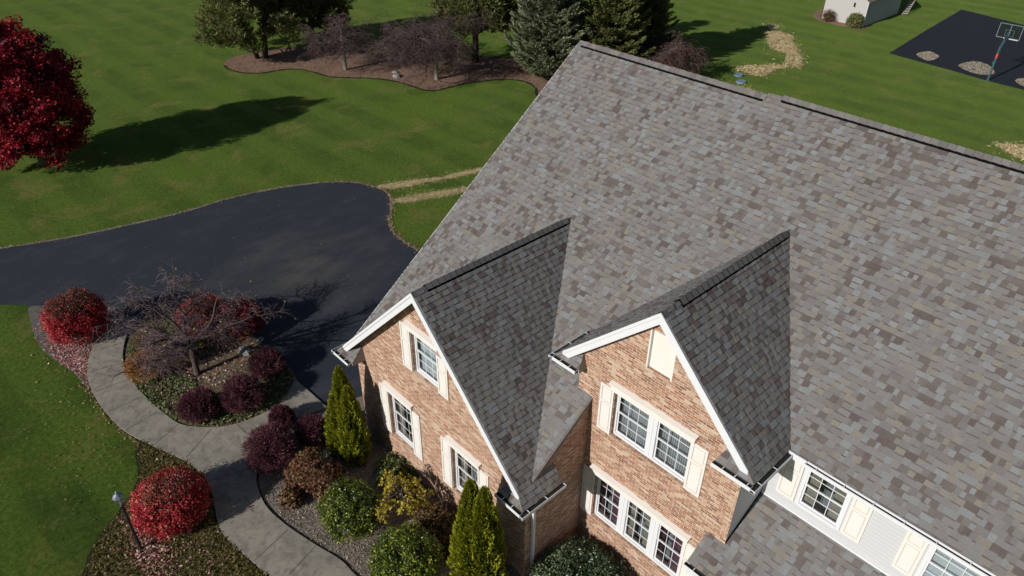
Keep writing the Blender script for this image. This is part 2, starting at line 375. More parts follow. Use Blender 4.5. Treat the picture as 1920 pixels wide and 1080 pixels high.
BACKBED=[(-40.52,10.90),(-39.27,10.74),(-37.80,11.25),(-36.98,12.19),(-36.60,13.78),(-35.85,14.83),(-34.23,15.33),(-32.83,15.60),(-31.77,16.43),(-30.42,17.78),(-28.87,18.63),(-27.26,19.02),(-25.93,19.14),(-25.13,19.70),(-24.94,21.13),(-24.77,22.57),(-24.05,24.48),(-23.01,25.66),(-21.94,25.97),(-20.59,25.54),(-19.37,24.56),(-16.86,24.20),(-18.08,31.28),(-22.03,32.64),(-26.99,29.08),(-29.81,26.93),(-31.12,26.31),(-33.27,25.20),(-37.07,22.46),(-40.00,19.09),(-41.79,16.11),(-42.15,13.90),(-42.07,12.25),(-41.36,11.38)]
COURT=[(-7.13,54.04),(-8.01,63.76),(-8.82,74.57),(-2.55,72.89),(1.25,72.03),(7.88,52.20),(3.66,52.57),(1.09,52.72),(-1.52,53.22)]
STRAW1=[(-17.45,52.06),(-16.48,52.90),(-15.24,52.50),(-14.60,51.19),(-13.35,49.70),(-12.08,48.14),(-11.11,46.82),(-10.38,45.33),(-10.50,44.38),(-11.02,43.98),(-11.12,42.86),(-10.99,40.85),(-11.57,40.19),(-12.59,40.38),(-13.28,40.40),(-13.44,41.63),(-12.90,42.25),(-11.86,43.64),(-11.60,44.98),(-12.49,46.78),(-13.22,47.28),(-14.19,47.56),(-15.36,48.84),(-16.27,50.28)]
STRAW2=[(-18.39,53.72),(-18.43,54.53),(-17.83,54.65),(-17.60,53.79),(-18.00,53.34)]
STRAW3=[(-10.94,36.86),(-10.03,37.20),(-8.81,36.87),(-8.06,36.07),(-9.28,35.67)]
STRAW4=[(5.96,40.07),(6.81,40.90),(8.02,41.27),(8.73,38.81),(7.88,38.76),(7.42,38.93),(6.77,39.27)]
STRAW5=[(-15.01,7.84),(-14.55,9.05),(-14.02,10.24),(-13.57,11.06),(-13.33,10.91),(-13.70,10.00),(-13.98,8.89),(-14.39,8.15)]
STRAW6=[(-13.43,11.22),(-13.39,12.08),(-13.01,13.35),(-12.61,14.45),(-12.29,14.16),(-12.69,13.28),(-12.98,12.02),(-13.24,11.22)]
STRAW7=[(-13.09,7.72),(-12.87,8.61),(-12.49,9.51),(-12.08,10.44),(-11.55,11.52),(-11.20,11.23),(-11.73,9.61),(-12.06,8.86),(-12.33,8.11),(-12.75,7.55)]
SHEDBED=[(-17.74,60.99),(-16.76,59.68),(-14.79,59.02),(-13.25,59.10),(-12.24,59.16),(-12.09,61.00),(-13.08,64.25),(-15.92,65.65),(-18.27,63.58)]
GRAVEL1=[(-5.40,55.34),(-5.29,56.60),(-4.90,57.05),(-4.44,56.67),(-3.84,56.02),(-3.93,54.61),(-4.28,54.42)]
GRAVEL2=[(-1.85,54.87),(-1.80,56.19),(-1.26,57.23),(-0.42,56.92),(0.58,55.61),(0.76,54.83),(0.38,54.01),(-0.57,53.90)]
GRAVEL3=[(2.48,54.49),(2.79,55.41),(3.65,55.64),(4.31,54.01),(3.60,53.38),(2.94,53.72)]
JOINTS=[(-10.43,-8.50,-10.20,-7.30),(-9.26,-8.99,-8.96,-7.81),(-7.98,-9.14,-7.87,-8.01),(-6.62,-9.14,-6.58,-8.00),(-5.29,-9.02,-5.44,-7.92),(-3.96,-8.60,-4.38,-7.59),(-2.69,-8.05,-3.39,-6.87),(-2.99,-6.14,-2.27,-6.08),(-1.27,-7.99,-0.82,-6.51),(0.47,-8.41,0.70,-7.20),(2.39,-8.22,2.08,-6.99),(3.45,-7.71,3.11,-6.63),(-2.90,-4.68,-2.28,-4.71)]

# ------------------------------------------------------------------ ground
lawn = MB(); G = 400
lawn.poly([(-G, -G, 0), (G, -G, 0), (G, G, 0), (-G, G, 0)]); tag(lawn.build('lawn', LAWN), kind='structure')
sheet('driveway', DRIVE, .012, ASPH)
sheet('mulch_bed', BACKBED, .016, BACKM)
sheet('front_bed', FBED, .016, MULCH, False)
sheet('island_bed', ISLAND, .020, ISLM)
sheet('gravel_bed', LBED, .020, LBEDM)
sheet('shrub_bed', LAMPBED, .020, LEAFBED)
sheet('shed_bed', SHEDBED, .016, BACKM)
sheet('sports_court', COURT, .014, COURT_M, False)
WO, WI = smooth_poly(WALK_OUT, 5, False), smooth_poly(WALK_IN[:13], 5, False)
WI2 = smooth_poly(WALK_IN[16:], 5, False)
ring = [tuple(p) for p in WO] + [tuple(p) for p in WI2[::-1]] + [tuple(p) for p in WALK_IN[13:16][::-1]] + [tuple(p) for p in WI[::-1]]
wk = MB(); wk.prism([(x, y, .07) for x, y in ring], (0, 0, -.12), 0)
for x0, y0, x1, y1 in JOINTS:
    d = Vector((x1-x0, y1-y0, 0)); n_ = Vector((-d.y, d.x, 0)).normalized()*.008
    a, b_ = Vector((x0, y0, .0735))+d*-.00, Vector((x1, y1, .0735))
    wk.poly([a-n_, b_-n_, b_+n_, a+n_], 1)
o = wk.build('concrete_walkway', [CONC, JOINT]); o['kind'] = 'structure'
def strip(name, P, wd, z, m_, closed=False):
    Q = smooth_poly(P, 5, closed); mb = MB()
    for i in range(len(Q)-1):
        a, b_ = Q[i], Q[i+1]; d = b_-a; n_ = np.array([-d[1], d[0]])/max(np.hypot(*d), 1e-6)*wd*(.7+.6*random.random())
        mb.poly([(a[0]-n_[0], a[1]-n_[1], z), (b_[0]-n_[0], b_[1]-n_[1], z), (b_[0]+n_[0], b_[1]+n_[1], z), (a[0]+n_[0], a[1]+n_[1], z)])
    return tag(mb.build(name, m_), kind='structure')
strip('bed_edge', LAMPBED[:8], .07, .024, EDGE)
strip('walkway_edge', WI[:], .05, .028, EDGE)
strip('walkway_verge', WI2, .05, .028, EDGE)
strip('walkway_border', WO, .045, .030, EDGE)
strip('driveway_edge', DRIVE[1:17], .07, .018, MULCH)
strip('back_bed_edge', BACKBED[:26], .10, .022, EDGE)

# ------------------------------------------------------------------ house
house = empty('brick_house', (4, 0, 0), 'large brick and siding house under a mottled grey brown shingle roof with two front gables', 'house')
M_ = .753; YR, ZR = 6.916, 11.237; RY = 7.03
zm = lambda y: ZR - M_*(YR-y)
ym = lambda z: YR - (ZR-z)/M_
W1, W2, W3 = -2.95, -.72, .548           # wall planes facing the front
XL, X1, X2L, X2R, XE = .20, 7.93, 7.508, 12.254, 21.0

def clip_half(P, a, b_):
    """clip polygon P (2d) to the left of line a->b"""
    out = []; n = len(P)
    f = lambda p: (b_[0]-a[0])*(p[1]-a[1]) - (b_[1]-a[1])*(p[0]-a[0])
    for i in range(n):
        p, q_ = P[i], P[(i+1) % n]; fp, fq = f(p), f(q_)
        if fp >= 0: out.append(p)
        if (fp >= 0) != (fq >= 0):
            t = fp/(fp-fq); out.append((p[0]+(q_[0]-p[0])*t, p[1]+(q_[1]-p[1])*t))
    return out
def ccw(P):
    a = sum(P[i-1][0]*P[i][1]-P[i][0]*P[i-1][1] for i in range(len(P)))
    return P if a > 0 else P[::-1]
def shingles(name, O, u, v, pieces3, e=.152, seed=1, deck=.10, parent=None):
    """laminated shingle roof: every tab is a thin wedge lying on the slope; pieces3 = convex polygons on the plane"""
    rr = random.Random(seed); O, u, v = Vector(O), Vector(u).normalized(), Vector(v).normalized(); n = u.cross(v)
    pieces = [ccw([((Vector(p)-O).dot(u), (Vector(p)-O).dot(v)) for p in pc]) for pc in pieces3]
    mb = MB()
    for pc in pieces:
        mb.prism([tuple(O+u*a+v*b_) for a, b_ in pc], -n*deck, 1)
    u0 = min(a for pc in pieces for a, _ in pc); u1 = max(a for pc in pieces for a, _ in pc)
    v0 = min(b_ for pc in pieces for _, b_ in pc); v1 = max(b_ for pc in pieces for _, b_ in pc)
    bnd = [(min(a for a, _ in pc), max(a for a, _ in pc), min(b_ for _, b_ in pc), max(b_ for _, b_ in pc)) for pc in pieces]
    rows = int((v1-v0)/e)+2
    for r in range(rows):
        va = v0 + r*e - .01; x = u0 - rr.random()*.3; hi = rr.random() < .5
        while x < u1:
            wd = rr.choice((.08, .10, .12, .14, .16, .19, .25)) * (.9+.2*rr.random())
            hi = not hi
            t = (.024 if hi else .012) + rr.random()*.002
            k = rr.random()
            val = rr.uniform(0, .16) if k < .17 else rr.uniform(.17, .62) if k < .70 else rr.uniform(.68, .87) if k < .87 else rr.uniform(.89, 1)
            jobs = [((x, va, x+wd, va+e+.004), val)]
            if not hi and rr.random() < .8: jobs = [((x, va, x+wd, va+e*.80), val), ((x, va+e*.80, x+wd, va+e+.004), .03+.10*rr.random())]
            for (rx0, ry0, rx1, ry1), val in jobs:
              rect = [(rx0, ry0), (rx1, ry0), (rx1, ry1), (rx0, ry1)]
              for pc, bb in zip(pieces, bnd):
                if x+wd < bb[0] or x > bb[1] or va+e < bb[2] or va > bb[3]: continue
                P = rect
                for i in range(len(pc)):
                    P = clip_half(P, pc[i-1], pc[i])
                    if len(P) < 3: break
                if len(P) < 3: continue
                H = [t*(1-(p[1]-va)/(e+.004)) + .0045*(p[1]-va)/e + .001 for p in P]
                i0 = len(mb.v)
                for (a, b_), h in zip(P, H): mb.v.append(tuple(O+u*a+v*b_+n*h))
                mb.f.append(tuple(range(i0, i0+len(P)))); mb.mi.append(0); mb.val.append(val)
                i1 = len(mb.v)
                for (a, b_) in P: mb.v.append(tuple(O+u*a+v*b_+n*.0005))
                for i in range(len(P)):
                    j = (i+1) % len(P)
                    if P[i][1] > va+e*.75 and P[j][1] > va+e*.75: continue
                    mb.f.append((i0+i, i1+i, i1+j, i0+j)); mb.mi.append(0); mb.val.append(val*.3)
            x += wd
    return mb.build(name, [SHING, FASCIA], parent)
hp = math.hypot(1, M_)
roof_y0 = -2.90
P3 = lambda x, y: (x, y, zm(y))
shingles('main_roof', P3(0, roof_y0), (1, 0, 0), (0, 1, M_), [
    [P3(0, roof_y0), P3(7.02, roof_y0), P3(7.02, YR), P3(0, YR)],
    [P3(7.02, roof_y0), P3(7.97, roof_y0), P3(7.97, RY), P3(7.02, RY)],
    [P3(7.97, .46), P3(XE, .46), P3(XE, RY), P3(7.97, RY)]], seed=3, parent=house)
zb = lambda y: ZR + .05 - M_*(y-6.95)
YB = 14.6
shingles('back_roof', (XE, YB, zb(YB)), (-1, 0, 0), (0, -1, M_), [[(XE, YB, zb(YB)), (0, YB, zb(YB)), (0, 6.95, zb(6.95)), (XE, 6.95, zb(6.95))]], seed=5, parent=house)
# front gable roofs
def gable(cx, zr, s, yf, ex, ze, yret, ybk, xin_r, zret, seed):
    """both slopes of a front gable, its eave skirts and its eave returns"""
    yb = ym(zr); xw = cx + (zr-zm(yret+.0))/s if False else None
    def yv(x, sgn): return ym(zr - s*abs(x-cx))
    for sgn in (1, -1):
        Z = lambda x: zr - s*abs(x-cx)
        P = lambda x, y: (x, y, Z(x))
        xa = cx + sgn*(ex - .37 - cx) if sgn > 0 else cx - (ex - .37 - cx)
        xe = cx + sgn*(ex-cx)
        pc1 = [P(cx, yf), P(cx, yb), P(xa, max(yv(xa, sgn), yf+.01)), P(xa, yf)]
        pc2 = [P(xa, yf), P(xe, yret), P(xe, ybk[sgn]), P(xa, max(ybk[sgn], yv(xa, sgn)))]
        if sgn > 0: u, v = (0, 1, 0), (-1, 0, s)
        else: u, v = (0, -1, 0), (1, 0, s)
        shingles('gable_roof', P(xe, yf), u, v, [pc1, pc2], seed=seed+sgn, parent=house, deck=.06)
gable(4.063, 7.889, 1.016, -3.268, 8.30, 0, -3.42, {1: -2.0, -1: -2.6}, 0, 0, 11)
gable(9.755, 9.215, .99, -.905, 12.607, 0, -1.0, {1: .50, -1: 1.12}, 0, 0, 21)
# eave returns: small front-facing roofs at the feet of the gables
def eave_return(x0, x1, yf, zf, yw, zw, seed, hip):
    s = (zw-zf)/(yw-yf); P = lambda x, y: (x, y, zf+(y-yf)*s)
    h = .36
    q = [P(x0, yf), P(x1, yf), P(x1-(h if hip > 0 else -.0), yw), P(x0+(h if hip < 0 else 0), yw)]
    if hip > 0: q[3] = P(x0+.12, yw)
    else: q[2] = P(x1-.12, yw)
    shingles('eave_return_roof', q[0], (1, 0, 0), (0, 1, s), [q], seed=seed, parent=house, deck=.02)
    mb = MB()                                        # closing flashing on the inner end and soffit
    xi = x0 if hip > 0 else x1; xw = q[3][0] if hip > 0 else q[2][0]
    mb.poly([(xi, yf, zf-.01), (xw, yw-.002, zw-.01), (xi, yw-.002, zf-.12), (xi, yf, zf-.12)])
    mb.poly([(x0, yf, zf-.12), (x1, yf, zf-.12), (x1, yw, zf-.12), (x0, yw, zf-.12)])
    mb.poly([(x0, yf, zf-.12), (x1, yf, zf-.12), (x1, yf, zf-.01), (x0, yf, zf-.01)])
    mb.build('eave_soffit', SOFFIT, house)
eave_return(7.42, 8.30, -3.42, 3.585, W1, 3.93, 31, 1)
eave_return(-.174, .72, -3.42, 3.585, W1, 3.93, 32, -1)
eave_return(11.68, 12.60, -1.0, 6.39, W2, 6.70, 33, 1)
eave_return(6.91, 7.72, -1.0, 6.39, W2, 6.70, 34, -1)
# porch roof
ps = .64; pz = lambda y: 4.62+(y-W3)*ps; PP = lambda x, y: (x, y, pz(y))
shingles('porch_roof', PP(11.78, -1.42), (1, 0, 0), (0, 1, ps), [[PP(11.78, -1.42), PP(X2R, -1.42), PP(X2R, W2-.004), PP(11.78, W2-.004)], [PP(X2R, -1.42), PP(XE, -1.42), PP(XE, W3-.004), PP(X2R, W3-.004)]], seed=41, parent=house, deck=.12)

# ---- ridges
def ridge(p0, p1, w1, w2, e=.197, wid=.155, vents=()):
    p0, p1 = Vector(p0), Vector(p1); d = (p1-p0); L = d.length; d.normalize(); w1, w2 = Vector(w1).normalized(), Vector(w2).normalized()
    up_ = Vector((0, 0, 1)); mb = MB(); k = 0; x = 0.0
    while x < L-.02:
        e2 = min(e+.03, L-x); hv = .062 if any(a <= x+e/2 <= b_ for a, b_ in vents) else .017
        val = random.random(); a = p0+d*x; b_ = p0+d*(x+e2)
        ha, hb = hv+.012, hv-.004
        for ww in (w1, w2):
            mb.poly([a+up_*ha, b_+up_*hb, b_+ww*wid+up_*hb, a+ww*wid+up_*ha], 0, val)
            mb.poly([a+ww*wid+up_*ha, b_+ww*wid+up_*hb, b_+ww*wid+up_*(hb-.007), a+ww*wid+up_*(ha-.007)], 0, val*.3)
        mb.poly([a+up_*ha, a+w1*wid+up_*ha, a+w1*wid+up_*(ha-.018)-d*.012, a+up_*(ha-.018)-d*.012], 1, .0)
        mb.poly([a+up_*ha, a+w2*wid+up_*ha, a+w2*wid+up_*(ha-.018)-d*.012, a+up_*(ha-.018)-d*.012], 1, .0)
        x += e
    mb.build('ridge_cap', [CAPM, VENTB], house)
    for a, b_ in vents:
        vb = MB(); A, B = p0+d*a, p0+d*b_
        for ww in (w1, w2):
            o_ = ww*(wid+.004); o2 = ww*(wid+.022)
            vb.poly([A+o2+up_*.004, B+o2+up_*.004, B+o_+up_*.054, A+o_+up_*.054])
            vb.poly([A+o_+up_*.054, B+o_+up_*.054, B+ww*.02+up_*.052, A+ww*.02+up_*.052])
            for Q in (A, B): vb.poly([Q+up_*.052, Q+o_+up_*.054, Q+o2+up_*.004, Q+up_*.001])
        vb.build('ridge_vent', VENTB, house)
fdn, bdn = (0, -1, -M_), (0, 1, -M_)
ridge((0, YR, ZR), (7.04, YR, ZR), fdn, bdn, vents=[(.2, 7.0)])
ridge((7.07, RY, zm(RY)), (XE, RY, zm(RY)), fdn, bdn, vents=[(.40, XE-7.3)])
ridge((4.063, -3.268, 7.889), (4.063, 2.52, 7.889), (1, 0, -1.016), (-1, 0, -1.016), vents=[(.40, 5.45)])
ridge((9.755, -.905, 9.215), (9.755, 4.28, 9.215), (1, 0, -.99), (-1, 0, -.99), vents=[(.58, 4.9)])
# dark open valleys beside the gables
def valley(a, b_, name='roof_valley'):
    mb = MB(); a, b_ = Vector(a), Vector(b_); n_ = Vector((.02, 0, .0)); u_ = Vector((0, 0, .012))
    mb.poly([a-n_+u_, b_-n_+u_, b_+n_+u_, a+n_+u_]); mb.build(name, FASCIA, house)
for sg in (1, -1):
    valley((4.063+sg*.01, ym(7.889), 7.889), (4.063+sg*3.867, ym(7.889-1.016*3.867), 7.889-1.016*3.867))
    valley((9.755+sg*.01, ym(9.215), 9.215), (9.755+sg*2.84, ym(9.215-.99*2.84), 9.215-.99*2.84))

# ---- walls
def uvwall(o):
    me = o.data; u = me.uv_layers.new(name='uv'); 
    for pl in me.polygons:
        nx, ny, nz = [abs(c_) for c_ in pl.normal]
        for li in pl.loop_indices:
            c_ = me.vertices[me.loops[li].vertex_index].co
            if nz > nx and nz > ny: u.data[li].uv = (c_.x, c_.y)
            elif nx > ny: u.data[li].uv = (c_.y, c_.z)
            else: u.data[li].uv = (c_.x, c_.z)
def wall(name, pts, holes, m_, dep=.16, sill=True):
    """pts in 3d, holes = (x0,x1,z0,z1) on a wall plane of constant y; reveals run inward"""
    mb = MB(); loops = [[Vector(p) for p in pts]]
    if holes:
        y = pts[0][1]
        for (x0, x1, z0, z1) in holes: loops.append([Vector((x0, y, z0)), Vector((x0, y, z1)), Vector((x1, y, z1)), Vector((x1, y, z0))])
    flat = [p for l in loops for p in l]; mb.v = [tuple(p) for p in flat]
    for t in tessellate_polygon(loops): mb.f.append(tuple(t)); mb.mi.append(0); mb.val.append(.5)
    for (x0, x1, z0, z1) in (holes or []):
        a, b_ = y, y+dep
        mb.poly([(x0, a, z0), (x0, b_, z0), (x0, b_, z1), (x0, a, z1)]); mb.poly([(x1, a, z0), (x1, b_, z0), (x1, b_, z1), (x1, a, z1)])
        mb.poly([(x0, a, z0), (x1, a, z0), (x1, b_, z0), (x0, b_, z0)]); mb.poly([(x0, a, z1), (x1, a, z1), (x1, b_, z1), (x0, b_, z1)])
    o = mb.build(name, m_, house); uvwall(o); return o
H1 = [(3.35, 4.47, 4.68, 6.20), (1.86, 3.00, 1.13, 3.03), (4.93, 6.06, 1.15, 3.03)]
H2 = [(8.68, 10.93, 4.70, 6.22), (8.37, 11.27, 1.27, 3.02), (9.42, 10.14, 7.42, 8.52)]
H3 = [(13.04, 14.08, 4.97, 6.33), (15.68, 16.75, 4.97, 6.33)]
zg = 7.889-.08
wall('front_wall', [(XL, W1, 0), (X1, W1, 0), (X1, W1, 3.88), (4.063, W1, zg), (XL, W1, 3.88)], H1, BRICK)
wall('side_wall', [(X1, W1, 0), (X1, W2, 0), (X1, W2, zm(W2)-.09), (X1, W1+.2, zm(W1+.2)-.09), (X1, W1, 3.88)], None, BRICK)
zt = 9.215-.08
wall('front_wall', [(X2L, W2, 0), (X2R, W2, 0), (X2R, W2, 6.66), (9.755, W2, zt), (X2L, W2, 6.90)], H2, BRICK)
wall('side_wall', [(X2L, W2, 5.2), (X2L, W2, 6.90), (X2L, 2.4, 6.90), (X2L, 2.4, 5.2)], None, BRICK)
wall('side_wall', [(XL, W1, 0), (XL, W1, 3.5), (XL, 6.93, 11.1), (XL, 14.4, 5.4), (XL, 14.4, 0)], None, BRICK)
wall('back_wall', [(XL, 14.4, 0), (XL, 14.4, 5.5), (XE-.2, 14.4, 5.5), (XE-.2, 14.4, 0)], None, BRICK)
wall('side_wall', [(XE-.2, W3, 0), (XE-.2, W3, 6.3), (XE-.2, 6.93, 11.1), (XE-.2, 14.4, 5.4), (XE-.2, 14.4, 0)], None, SIDING)
wall('siding_wall', [(X2R-.006, W2+.01, 0), (X2R-.006, W2+.01, 6.62), (X2R-.006, W3+1, 6.62), (X2R-.006, W3+1, 0)], None, SIDING)
wall('siding_wall', [(X2R, W3, 0), (XE-.2, W3, 0), (XE-.2, W3, 6.42), (X2R, W3, 6.42)], H3, SIDING, .05)
# corner flashing strip where the porch roof meets the walls, brick soldier sills
mb = MB(); mb.box((X2R+.0, W3-.03, 4.635), (XE-.2, W3-.002, 4.70)); mb.build('roof_flashing', WHITE, house)
mb = MB(); mb.prism([(X2R+.001, W2, pz(W2)+.02), (X2R+.001, W3, pz(W3)+.02), (X2R+.001, W3, pz(W3)+.09), (X2R+.001, W2, pz(W2)+.09)], (.012, 0, 0)); mb.build('roof_flashing', VENTB, house)

# ---- rake boards
def rake(x0, z0, x1, z1, y, h, t=.035, name='rake_board'):
    mb = MB(); 
    def band(o0, o1, ya, yb_):
        mb.prism([(x0, ya, z0+o1), (x1, ya, z1+o1), (x1, ya, z1+o0), (x0, ya, z0+o0)], (0, yb_-ya, 0))
    band(-h, .0, y-t, y); band(-h*.30, .012, y-t-.022, y-t-.001)
    mb.build(name, WHITE, house)
def soffit(x0, z0, x1, z1, y0, y1, h):
    MB().prism([(x0, y0, z0-h), (x1, y0, z1-h), (x1, y1, z1-h), (x0, y1, z0-h)], (0, 0, .015)).build('rake_soffit', SOFFIT, house)
c1, zr1, s1, yf1 = 4.063, 7.889, 1.016, -3.268
for sg in (1, -1):
    rake(c1, zr1, c1+sg*4.07, zr1-s1*4.07, yf1, .30); soffit(c1, zr1, c1+sg*4.0, zr1-s1*4.0, yf1+.002, W1-.001, .13)
c2, zr2, s2, yf2 = 9.755, 9.215, .99, -.905
for sg in (1, -1):
    rake(c2, zr2, c2+sg*2.66, zr2-s2*2.66, yf2, .30); soffit(c2, zr2, c2+sg*2.6, zr2-s2*2.6, yf2+.002, W2-.001, .13)
# thin side rakes of the main roof
def side_rake(x, y0, y1, off=0, m_=FASCIA):
    MB().prism([(x, y0, zm(y0)-.005), (x, y1, zm(y1)-.005), (x, y1, zm(y1)-.16), (x, y0, zm(y0)-.16)], (.025*(1 if x > 1 else -1), 0, 0)).build('rake_board', m_, house)
side_rake(7.972, -2.85, -.722); side_rake(-.002, -2.9, YR, m_=WHITE)

# ---- gutters
def gutter(p0, p1, out, ends=(1, 1), wd=.115, ht=.09, m_=WHITE, hang=.62):
    """open trough along p0-p1 (back top edge), opening outward along out"""
    p0, p1, out = Vector(p0), Vector(p1), Vector(out); d = (p1-p0); L = d.length; d.normalize(); z = Vector((0, 0, 1))
    root = MB()
    def slab(a, b_, o0, o1, z0, z1, mi=0):
        pts = [a+out*o0+z*z0, b_+out*o0+z*z0, b_+out*o1+z*z0, a+out*o1+z*z0]
        i = len(root.v); root.v += [tuple(p) for p in pts] + [tuple(p+z*(z1-z0)) for p in pts]
        for f in ((0,3,2,1),(4,5,6,7),(0,1,5,4),(1,2,6,5),(2,3,7,6),(3,0,4,7)): root.f.append(tuple(i+k for k in f)); root.mi.append(mi); root.val.append(.5)
    slab(p0, p1, 0, .006, -ht, 0, 1); slab(p0, p1, .007, wd*.7, -ht, -ht+.006); slab(p0, p1, wd*.7, wd, -ht, -ht*.55); slab(p0, p1, wd-.006, wd, -ht*.54, 0); slab(p0, p1, wd-.016, wd-.007, -.008, .004)
    slab(p0, p1, .008, wd*.7-.002, -ht+.008, -.03, 1)
    for k, e in enumerate(ends):
        if e:
            q = p0 if k == 0 else p1-d*.006
            slab(q, q+d*.006, .0065, wd-.0065, -ht+.007, -.001)
    g = root.build('gutter', [m_, GUT_IN], house)
    hb = MB(); x = .25
    while x < L-.1:
        a = p0+d*x; c_ = [a+out*.0+z*.002, a+d*.02+out*.0+z*.002, a+d*.02+out*(wd-.002)+z*.002, a+out*(wd-.002)+z*.002]
        MB().prism(c_, z*.008).build('hanger', BLIND, g); x += hang
    return g
ox = .0
gutter((7.40, -3.43, 3.57), (8.32, -3.43, 3.57), (0, -1, 0), hang=.33)
gutter((8.32, -3.55, 3.57), (8.32, -2.0, 3.57), (1, 0, 0))
gutter((-.19, -3.43, 3.57), (.66, -3.43, 3.57), (0, -1, 0), hang=.33)
gutter((-.19, -2.6, 3.57), (-.19, -3.55, 3.57), (-1, 0, 0))
gutter((11.66, -1.01, 6.375), (12.62, -1.01, 6.375), (0, -1, 0), hang=.3)
gutter((12.62, -1.13, 6.375), (12.62, .44, 6.375), (1, 0, 0))
gutter((6.89, -1.01, 6.375), (7.68, -1.01, 6.375), (0, -1, 0), hang=.3)
gutter((6.89, 1.12, 6.375), (6.89, -1.13, 6.375), (-1, 0, 0))
gutter((13.02, .45, zm(.46)-.01), (XE, .45, zm(.46)-.01), (0, -1, 0))
gutter((11.76, -1.43, pz(-1.42)-.01), (XE, -1.43, pz(-1.42)-.01), (0, -1, 0))
MB().prism([(12.62, .42, 6.41), (13.03, .42, 6.41), (13.05, .42, 6.36), (13.0, .42, 6.24), (12.66, .42, 6.24)], (0, -.03, 0)).build('gutter_end_panel', WHITE, house)
MB().box((12.26, .43, 6.20), (XE, .445, 6.385)).box((12.26, .445, 6.33), (XE, W3-.001, 6.345)).build('fascia_board', WHITE, house)
ds = MB(); ds.box((7.935, -2.72, .15), (8.01, -2.63, 3.25)); ds.tube([(7.97, -2.675, 3.24), (8.1, -2.68, 3.36), (8.36, -2.70, 3.46)], .04, 8); ds.tube([(7.97, -2.675, .17), (8.05, -2.68, .08), (8.35, -2.7, .05)], .04, 8)
ds.build('downspout', WHITE, house)

# ---- windows, shutters, heads
def window(x0, x1, z0, z1, yw, units=1, rows=(2, 2), cols=3, dep=.10, inner='dark', fw_=.055, head=True, mull=.2):
    """double-hung windows set into an opening: sashes, muntins, panes, blinds"""
    W = x1-x0; uw = (W-mull*(units-1))/units
    f = MB(); y0, y1 = yw+dep, yw+dep+.07
    f.box((x0, y0, z0), (x0+fw_, y1, z1)); f.box((x1-fw_, y0, z0), (x1, y1, z1)); f.box((x0+fw_, y0, z1-fw_), (x1-fw_, y1, z1)); f.box((x0+fw_, y0-.02, z0), (x1-fw_, y1, z0+fw_))
    for k in range(units-1):
        xm = x0+uw*(k+1)+mull*k; f.box((xm-.02, y0-.012, z0+fw_), (xm+mull+.02, y1-.01, z1-fw_)); f.box((xm+mull*.5-.012, y0-.022, z0+fw_), (xm+mull*.5+.012, y0-.0125, z1-fw_))
    wn = f.build('window', WHITE, house)
    for k in range(units):
        a = x0+(uw+mull)*k+fw_; b_ = x0+(uw+mull)*k+uw-fw_
        if k > 0: a -= .03
        if k < units-1: b_ += .03
        za, zb_ = z0+fw_, z1-fw_; zm_ = za+(zb_-za)*rows[0]/sum(rows); s = .038
        sb = MB(); mt = MB(); pn = MB()
        for (c0, c1_, yy, rw) in ((za, zm_+s*.5, y0+.038, rows[0]), (zm_-s*.5, zb_, y0+.014, rows[1])):
            sb.box((a, yy, c0), (a+s, yy+.022, c1_)); sb.box((b_-s, yy, c0), (b_, yy+.022, c1_)); sb.box((a+s, yy, c0), (b_-s, yy+.022, c0+s)); sb.box((a+s, yy, c1_-s), (b_-s, yy+.022, c1_))
            g0, g1, h0, h1 = a+s, b_-s, c0+s, c1_-s
            for i in range(1, cols): xx = g0+(g1-g0)*i/cols; mt.box((xx-.007, yy+.003, h0), (xx+.007, yy+.011, h1))
            for i in range(1, rw): zz = h0+(h1-h0)*i/rw; mt.box((g0, yy+.0045, zz-.007), (g1, yy+.0125, zz+.007))
            pn.poly([(g0, yy+.015, h0), (g1, yy+.015, h0), (g1, yy+.015, h1), (g0, yy+.015, h1)])
        sb.build('sash', WHITE, wn); mt.build('muntin', WHITE, wn); pn.build('pane', GLASS, wn)
        kind = inner if isinstance(inner, str) else inner[k]; yb_ = y1+.07
        if kind == 'blind':
            MB().box((a, yb_, za), (b_, yb_+.01, zb_)).build('blind', BLIND, wn)
        elif kind == 'slats':
            bl = MB(); x = a+.02
            while x < b_-.02:
                bl.prism([(x, yb_, za), (x+.03, yb_+.03, za), (x+.03, yb_+.03, zb_), (x, yb_, zb_)], (.003, 0, 0)); x += .062
            bl.build('vertical_blind', BLIND, wn)
        elif kind in ('curtain', 'plum'):
            cb = MB(); n = 12; rngc = [(a, a+.32*(b_-a)), (b_-.32*(b_-a), b_)] if kind == 'curtain' else [(a, a+.2*(b_-a)), (b_-.5*(b_-a), b_)]
            for (s0, s1_) in rngc:
                for i in range(n):
                    xa, xb = s0+(s1_-s0)*i/n, s0+(s1_-s0)*(i+1)/n; d0, d1 = (.03*(i % 2)), (.03*((i+1) % 2))
                    cb.poly([(xa, yb_+d0, za), (xb, yb_+d1, za), (xb, yb_+d1, zb_), (xa, yb_+d0, zb_)])
            cb.build('curtain', CURT if kind == 'curtain' else CURTR, wn)
    MB().box((x0, yw+.42, z0-.1), (x1, yw+.43, z1+.1)).build('sun_catch_panel', PALEBACK, wn)  # added pale panel close behind the glass, catching sun to lighten the panes
    return wn
def head(x0, x1, z, yw):
    mb = MB(); mb.box((x0, yw-.075, z+.0), (x1, yw-.001, z+.20))
    mb.prism([(x0-.04, yw-.001, z+.201), (x0-.04, yw-.13, z+.201), (x0-.04, yw-.13, z+.225), (x0-.04, yw-.001, z+.262)], (x1-x0+.08, 0, 0)); mb.build('window_head', CREAM, house)
def sill(x0, x1, z, yw):
    o = MB().box((x0-.05, yw-.028, z-.085), (x1+.05, yw+.10, z-.002)).build('brick_sill', BRICK, house); uvwall(o)
